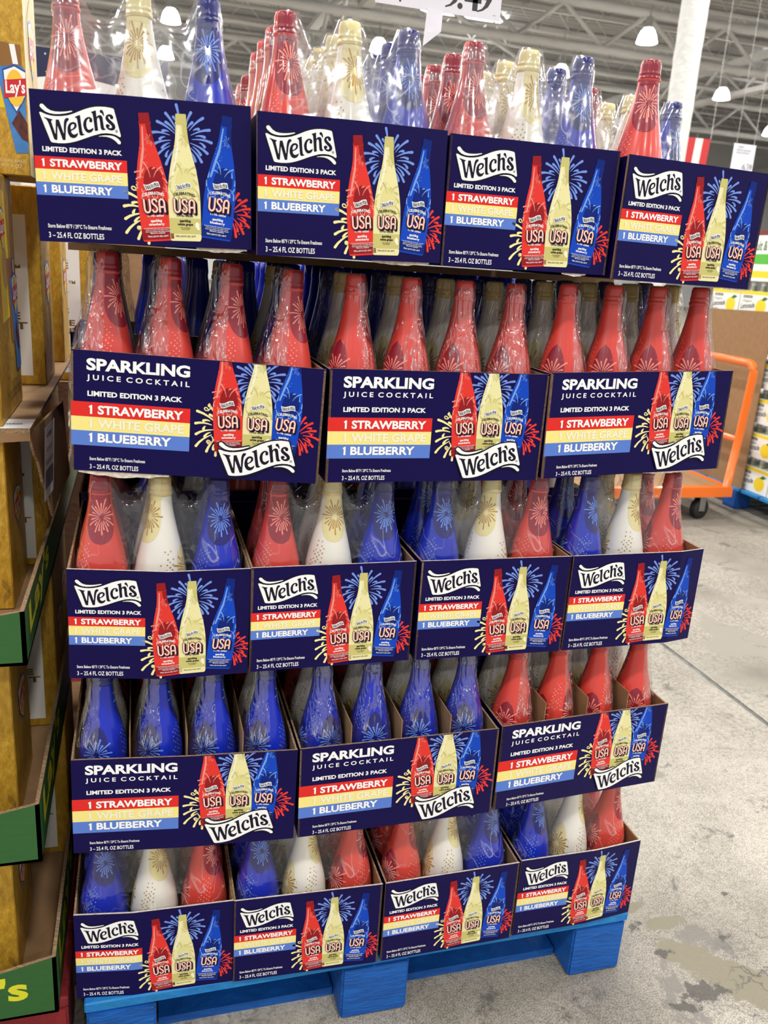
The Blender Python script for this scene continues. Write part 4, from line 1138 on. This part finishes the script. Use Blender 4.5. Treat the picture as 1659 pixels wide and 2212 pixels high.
lb.text('PC03293079', .012, .072, .058, .066, M_ink, 1, 0); lb.text('LOT 26 2 TIE', .02, .065, .080, .088, M_ink, 1, 0); lb.text('6CASER0S', .02, .06, .104, .112, M_ink, 1, .02)
q = obj('barcode_label', lb.mesh('barcode_label'), lid); q.location = (-.5795 + .0034 + .0062 + .0008, .225, LZ - .124); q.rotation_euler = (0, 0, pi/2 - .085); q.rotation_euler.rotate_axis('X', .05)
l2 = Art(); l2.rect(0, .13, 0, .075, M_paper, 0)
x = .015
while x < .055:
    wv = rj.choice((.001, .002, .003)); l2.rect(x, x + wv, .012, .062, M_ink, 1); x += wv + rj.choice((.0014, .002))
l2.text('6CASER0S', .072, .115, .030, .040, M_ink, 1, .02)
q = obj('barcode_label', l2.mesh('barcode_label'), lid); q.location = (-.71, .190, LZ + .0062); q.rotation_euler = (-pi/2, 0, 0)
# boxes on the lid, and above
chip_box('gold chip box with bag pictures on the kraft lid, at its corner', -.88, -.620, .20, .445, LZ + .0065, 1.470, 'bags', 'bags')
chip_box('gold box with white text panel on the kraft lid', -.87, -.595, .62, .80, LZ + .0065, 1.470, 'panel', 'grain')
chip_box('gold box third in line on the kraft lid', -.86, -.588, .98, 1.14, LZ + .0065, 1.470, 'panel', 'grain')
chip_box('gold box with white panel seen past the second tier bottles', -.80, -.545, 1.32, 1.50, 1.00, 1.44, 'panel', 'grain')
chip_box('gold box stacked at the top of the chip display', -.86, -.580, .38, .56, 1.4715, 1.86, 'top', 'grain', edge=M_pear)
# support under the box beyond the display, hidden by the lid
tag(MB().box(-.95, -.53, 1.30, 1.70, .0, .998).build('kraft_case', M_kraft), 'plain kraft case standing behind the chip display', 'box')
# flag-printed carton behind the display
M_fnavy = mat('flag_navy', rgb(26, 30, 72), .45); M_fred = mat('flag_red', rgb(206, 44, 48), .45); M_fwhite = mat('flag_white', rgb(240, 238, 232), .45)
fb = thing('flag_carton', 'star and stripe printed carton behind the gold chip boxes', 'carton', (-.535, 1.75, 1.482))
fb.scale = (1.29, 1.29, 1.29)
MB().box(-.17, .17, 0, .20, -.0, .335).build('carton_body', M_fwhite, fb)
a = Art(None, [(1, 0, .34), (-1, 0, 0), (0, 1, .335), (0, -1, 0)])
a.poly([(0, .335), (.34, .335), (.34, .24)] + [(.34 - .34*k/10, .262 + .018*sin(pi*(1-k/10)*1.3)) for k in range(11)], M_fnavy, 0)
for j, M in enumerate((M_fred, M_fred)):
    yb = .195 - .075*j
    a.poly([(.34*k/10, yb + .03 + .012*sin(k*.42)) for k in range(11)] + [(.34*k/10, yb - .008 + .012*sin(k*.42)) for k in range(10, -1, -1)], M, 0)
def star(cx, cy, r): a.poly([(cx + (r if k % 2 == 0 else r*.4)*sin(k*pi/5), cy + (r if k % 2 == 0 else r*.4)*cos(k*pi/5)) for k in range(10)], M_fwhite, 1)
for (sx, sy, sr) in ((.085, .308, .010), (.070, .284, .005), (.112, .272, .006), (.104, .292, .003), (.067, .322, .003), (.30, .30, .01), (.25, .29, .006)): star(sx, sy, sr)
a.text('6', .120, .142, .283, .318, M_fwhite, 1, .04); a.text('CT', .120, .15, .258, .276, M_fwhite, 1, .04)
obj('flag_print', a.mesh('flag_print', .17, 0), fb)
tag(MB().box(-.78, -.33, 1.73, 2.10, .0, 1.4815).build('kraft_case', M_kraft), 'plain kraft case under the flag printed carton', 'box')

# ------------------------------------------------------------------ hanging price sign
M_sign = mat('white_price_card', rgb(236, 234, 240), 0.5)
M_dgrey = mat('charcoal_print', rgb(62, 60, 62), 0.5)
def price_digit(parent, ch, x, y, h, M):
    a = Art(); digit(a, ch, x, y, h, M)
    return obj('price_digit' if ch != '.' else 'decimal_point', a.mesh('price_digit'), parent)
def digit(a, ch, x, y, h, M, layer=0):
    """bold serif figures"""
    s = h
    def P(pts): a.poly([(x + px*s, y + py*s) for px, py in pts], M, layer)
    def ell(cx, cy, rx, ry, w0, w1, t0=0, t1=2*pi, n=24):
        out = []; inn = []
        for k in range(n+1):
            t = t0 + (t1-t0)*k/n; w = w0 + (w1-w0)*abs(cos(t))
            out.append((cx + (rx)*cos(t), cy + ry*sin(t))); inn.append((cx + (rx-w)*cos(t), cy + (ry-w*.55)*sin(t)))
        for k in range(n): P([out[k], out[k+1], inn[k+1], inn[k]])
    if ch in '96':
        if ch == '9':
            ell(.26, .68, .28, .33, .05, .19)
            a.poly([(x+px*s, y+py*s) for px, py in ((.54,.70),(.54,.55),(.49,.35),(.38,.16),(.21,.04),(.02,-.02),(.02,.025),(.17,.09),(.26,.20),(.32,.36),(.35,.55),(.35,.70))], M, layer)
        else:
            ell(.26, .32, .28, .33, .05, .19)
            a.poly([(x+px*s, y+py*s) for px, py in ((0,.30),(0,.45),(.05,.65),(.16,.84),(.32,.96),(.48,1.01),(.48,.98),(.34,.91),(.24,.80),(.18,.64),(.15,.45),(.15,.30))], M, layer)
    elif ch == '4':
        P([(.28,0),(.46,0),(.46,1.0),(.38,1.0),(.28,.88)]); P([(.0,.23),(.58,.23),(.58,.35),(.0,.35)]); P([(.0,.28),(.05,.33),(.36,.98),(.40,1.0),(.33,1.0),(.0,.33)])
    elif ch == '5':
        P([(.10,1.0),(.46,1.0),(.46,.88),(.10,.88)]); P([(.08,1.0),(.13,1.0),(.10,.55),(.06,.55)]); ell(.22, .32, .26, .32, .03, .15, -2.6, 2.2)
    elif ch == '.':
        a.ellipse(x + .10*s, y + .08*s, .09*s, .09*s, M, layer, 16)
sg = thing('price_sign', 'white card price sign reading 9.49 hanging above the bottles', 'sign', (.036, .60, 1.857))
a = Art()
SW, SH = .262, .175
MB().box(0, SW, 0, .0012, 0, SH).build('sign_card', M_sign, sg)
hx = .075
for ch, dx_ in (('9', .152), ('.', .178), ('4', .193), ('9', .220)): price_digit(sg, ch, dx_ - .010, .0115, .062, M_dgrey)
a.text('WELCH’S SPARKLING', .02, .20, .150, .162, M_dgrey, 0, .02); a.text('JUICE COCKTAIL 3 / 25.4 FL OZ', .02, .20, .132, .142, M_dgrey, 0, .01); a.text('1', .048, .052, .0075, .0155, M_dgrey, 0, .0)
a.text('08/26', .246, .252, .008, .0095, M_dgrey, 0, 0)
a.p = [q for q in a.p]
obj('lettering', a.mesh('lettering'), sg)
for xx in (.03, .23):
    MB().tube([(xx, .0006, SH), (xx, .0006, 7.0)], .0006, 5).build('hanging_cord', M_steel, sg)
tg = thing('paper_tag', 'slanted blank paper tag hanging below the price sign', 'tag', (.142, .5985, 1.857))
MB().prism([(0, 0, 0.004), (-.004, -.004, -.040), (-.006, -.006, -.066), (.030, -.006, -.036), (.033, 0, 0.004)], (0, -.0006, 0)).build('tag_paper', M_sign, tg)

# ------------------------------------------------------------------ beyond the pallet: cart, cardboard sheet, lemonade
M_orange = mat('orange_cart_paint', rgb(240, 112, 14), 0.35, coat=.3); M_rub = mat('black_rubber', rgb(34, 34, 36), 0.6); M_zinc = mat('zinc_caster', rgb(150, 148, 144), 0.35, .8)
ct = thing('flat_cart', 'orange steel flat cart with tubular handle, beside the lemonade', 'cart', (0, 0, 0))
hb = MB()
arc = lambda cy, cz, r, t0, t1: [(3.0, cy + r*cos(t0 + (t1-t0)*k/6), cz + r*sin(t0 + (t1-t0)*k/6)) for k in range(7)]
hpath = [(2.96, 2.93, .19), (2.985, 2.93, .55), (3.0, 2.93, .88)] + arc(2.985, .89, .055, pi, pi/2) + [(3.0, 3.3, .945)] + arc(3.625, .89, .055, pi/2, 0) + [(2.985, 3.68, .55), (2.96, 3.68, .19)]
hb.tube(hpath, .024, 12).build('push_handle', M_orange, ct)
MB().tube([(2.975, 2.93, .50), (2.975, 3.68, .50)], .020, 10).build('cross_bar', M_orange, ct)
MB().box(1.75, 2.99, 2.905, 2.955, .155, .215).build('side_rail', M_orange, ct)
MB().box(1.75, 2.99, 3.655, 3.705, .155, .215).build('side_rail', M_orange, ct)
MB().box(2.94, 2.99, 2.956, 3.654, .155, .215).build('end_rail', M_orange, ct)
MB().box(1.75, 2.935, 2.96, 3.65, .195, .215).build('deck', M_kraft, ct)
for (wx, wy) in ((2.84, 2.99), (2.84, 3.62), (1.9, 2.99), (1.9, 3.62)):
    w_ = MB(); w_.lathe([(.025, -.02), (.060, -.021), (.062, -.018), (.062, .018), (.060, .021), (.025, .02)], 24)
    me = w_.mesh('wheel', M_rub); o = obj('wheel', me, ct, (wx, wy, .0622), (pi/2, 0, .25))
    MB().tube([(wx, wy - .028, .0622), (wx, wy + .028, .0622)], .010, 8).build('axle', M_zinc, ct)
    f_ = MB(); f_.box(wx - .02, wx + .02, wy - .030, wy - .025, .05, .15); f_.box(wx - .02, wx + .02, wy + .025, wy + .030, .05, .15); f_.box(wx - .05, wx + .05, wy - .04, wy + .04, .145, .155)
    f_.build('caster_fork', M_zinc, ct)
sheet = MB(); 
sheet.prism([(3.235, 3.13, .140), (3.235, 3.78, .140), (3.235, 3.78, 1.215), (3.235, 3.13, 1.235)], (.006, 0, 0))
tag(sheet.build('cardboard_sheet', M_kraft), 'tall plain brown cardboard sheet leaning behind the orange cart', 'cardboard')
pallet('blue_pallet', 'blue pallet under the stack of lemonade cartons', 3.225, 4.30, 2.62, 3.80, mat('dark_blue_pallet_paint', rgb(14, 84, 170), .6, noise=.4, nscale=9), M_blue2, seed=8)
# boxes under the sheet foot: it rests on the pallet edge
M_lw = mat('white_lemonade_carton', rgb(240, 240, 234), .5); M_ly = mat('lemon_yellow', rgb(246, 214, 40), .5); M_lg = mat('leaf_green', rgb(48, 110, 50), .5); M_glass = mat('lemonade_glass', rgb(150, 160, 128), .15, spec=.6); M_lcap = mat('white_cap', rgb(226, 226, 222), .4)
def lemon_art(w, h):
    a = Art(None, [(1, 0, w), (-1, 0, 0), (0, 1, h), (0, -1, 0)])
    a.rect(0, w, h*.86, h, M_ly, 0)
    a.ellipse(w*.72, h*.40, w*.17, h*.30, M_ly, 1, 20, .3); a.poly([(w*.70, h*.66), (w*.80, h*.80), (w*.92, h*.74), (w*.82, h*.64)], M_lg, 2)
    a.text('Organic', w*.10, w*.40, h*.52, h*.66, M_dgrey, 1, 0); a.text('Lemonade', w*.06, w*.52, h*.26, h*.48, M_ink, 1, .015, warp=lambda x, y: (x, y + .1*(x - w*.06)))
    a.rect(w*.10, w*.40, h*.72, h*.82, M_ink, 1); a.text('KIRKLAND', w*.12, w*.38, h*.74, h*.80, M_white, 2, .01)
    for k in range(4): a.rect(w*.06, w*.30, h*(.06 + k*.04), h*(.075 + k*.04), M_dgrey, 1)
    return a
LW, LHh = .275, .150
lem_me = lemon_art(LW, LHh).mesh('carton_print', 0, 0)
body_me = MB().box(0, .36, 0, LW, 0, LHh).mesh('carton_body', M_lw)
bp = [(0, 0), (.034, 0), (.036, .01), (.036, .10), (.030, .128), (.018, .150), (.014, .175), (.014, .19), (0, .19)]
lb_me = MB().lathe(bp, 14).mesh('lemonade_bottle', M_glass); lc_me = MB().lathe([(.016, .172), (.0165, .176), (.0165, .198), (0, .199)], 14).mesh('bottle_cap', M_lcap)
names5 = ('bottom', 'second', 'third', 'fourth', 'fifth', 'sixth', 'seventh')
z = .1405
for lev in range(6):
    for cidx in range(4):
        yy = 2.65 + cidx * .285
        t = thing('lemonade_carton', 'white lemonade carton with lemon print, %s layer, %s from the aisle' % (names5[lev], ORD[cidx]), 'carton', (3.262, yy, z), group='stacked lemonade cartons')
        obj('carton_body', body_me, t)
        q = obj('carton_print', lem_me, t); q.location = (0, LW, 0); q.rotation_euler = (0, 0, -pi/2)
        for k in range(3):
            b_ = obj('lemonade_bottle', lb_me, t, (.05, .048 + k*.09, .011)); obj('bottle_cap', lc_me, b_)
    z += .211
# upper goods on the same stack: green-banded cases
M_lgreen = mat('bright_green_print', rgb(86, 186, 60), .5); M_mar = mat('maroon_print', rgb(120, 44, 40), .5)
for k in range(4):
    yy = 2.65 + k*.285
    t = thing('grocery_case', 'white case with green bands on top of the lemonade, %s from the aisle' % ORD[k], 'carton', (3.262, yy, z), group='green banded cases')
    MB().box(0, .36, 0, .275, 0, .30).build('carton_body', M_lw, t)
    a = Art(); a.rect(0, .275, .02, .06, M_ly, 0); a.rect(0, .275, .10, .16, M_lgreen, 0); a.rect(0, .275, .27, .30, M_mar, 0); a.text('fruit & nut', .03, .24, .18, .24, M_lg, 0, .02)
    q = obj('carton_print', a.mesh('carton_print'), t); q.location = (0, .275, 0); q.rotation_euler = (0, 0, -pi/2)
# far price card and striped bunting
s2 = thing('price_sign', 'small distant price card reading 6.59 above the lemonade', 'sign', (3.76, 4.5, 2.165))
MB().box(0, .19, 0, .0012, 0, .195).build('sign_card', M_sign, s2)
a = Art()
for ch, dx_ in (('6', .100), ('.', .121), ('5', .134), ('9', .158)): price_digit(s2, ch, dx_, .022, .042, M_dgrey)
a.text('25692', .04, .085, .165, .18, M_dgrey, 0, 0); a.text('ORGANIC LEMONADE', .03, .15, .145, .158, M_dgrey, 0, 0); a.text('SPARKLING BEVERAGE', .03, .14, .128, .139, M_dgrey, 0, 0)
obj('lettering', a.mesh('lettering'), s2)
for xx in (.02, .17): MB().tube([(xx, .0006, .195), (xx, .0006, 6.0)], .001, 5).build('hanging_cord', M_steel, s2)
bt = thing('striped_banner', 'red and white striped banner far behind the rightmost carton', 'banner', (6.02, 9.0, 2.72))
for k in range(6):
    MB().prism([(k*.11, 0, 0), (k*.11 + .11, 0, -.0), (k*.11 + .13, 0, .42), (k*.11 + .02, 0, .42)], (0, .003, 0)).build('stripe', M_fred if k % 2 else M_fwhite, bt)
MB().tube([(0, .0, .42), (.0, .0, 4.2)], .002, 5).build('hanging_cord', M_steel, bt)
MB().tube([(.68, .0, .42), (.68, .0, 4.2)], .002, 5).build('hanging_cord', M_steel, bt)
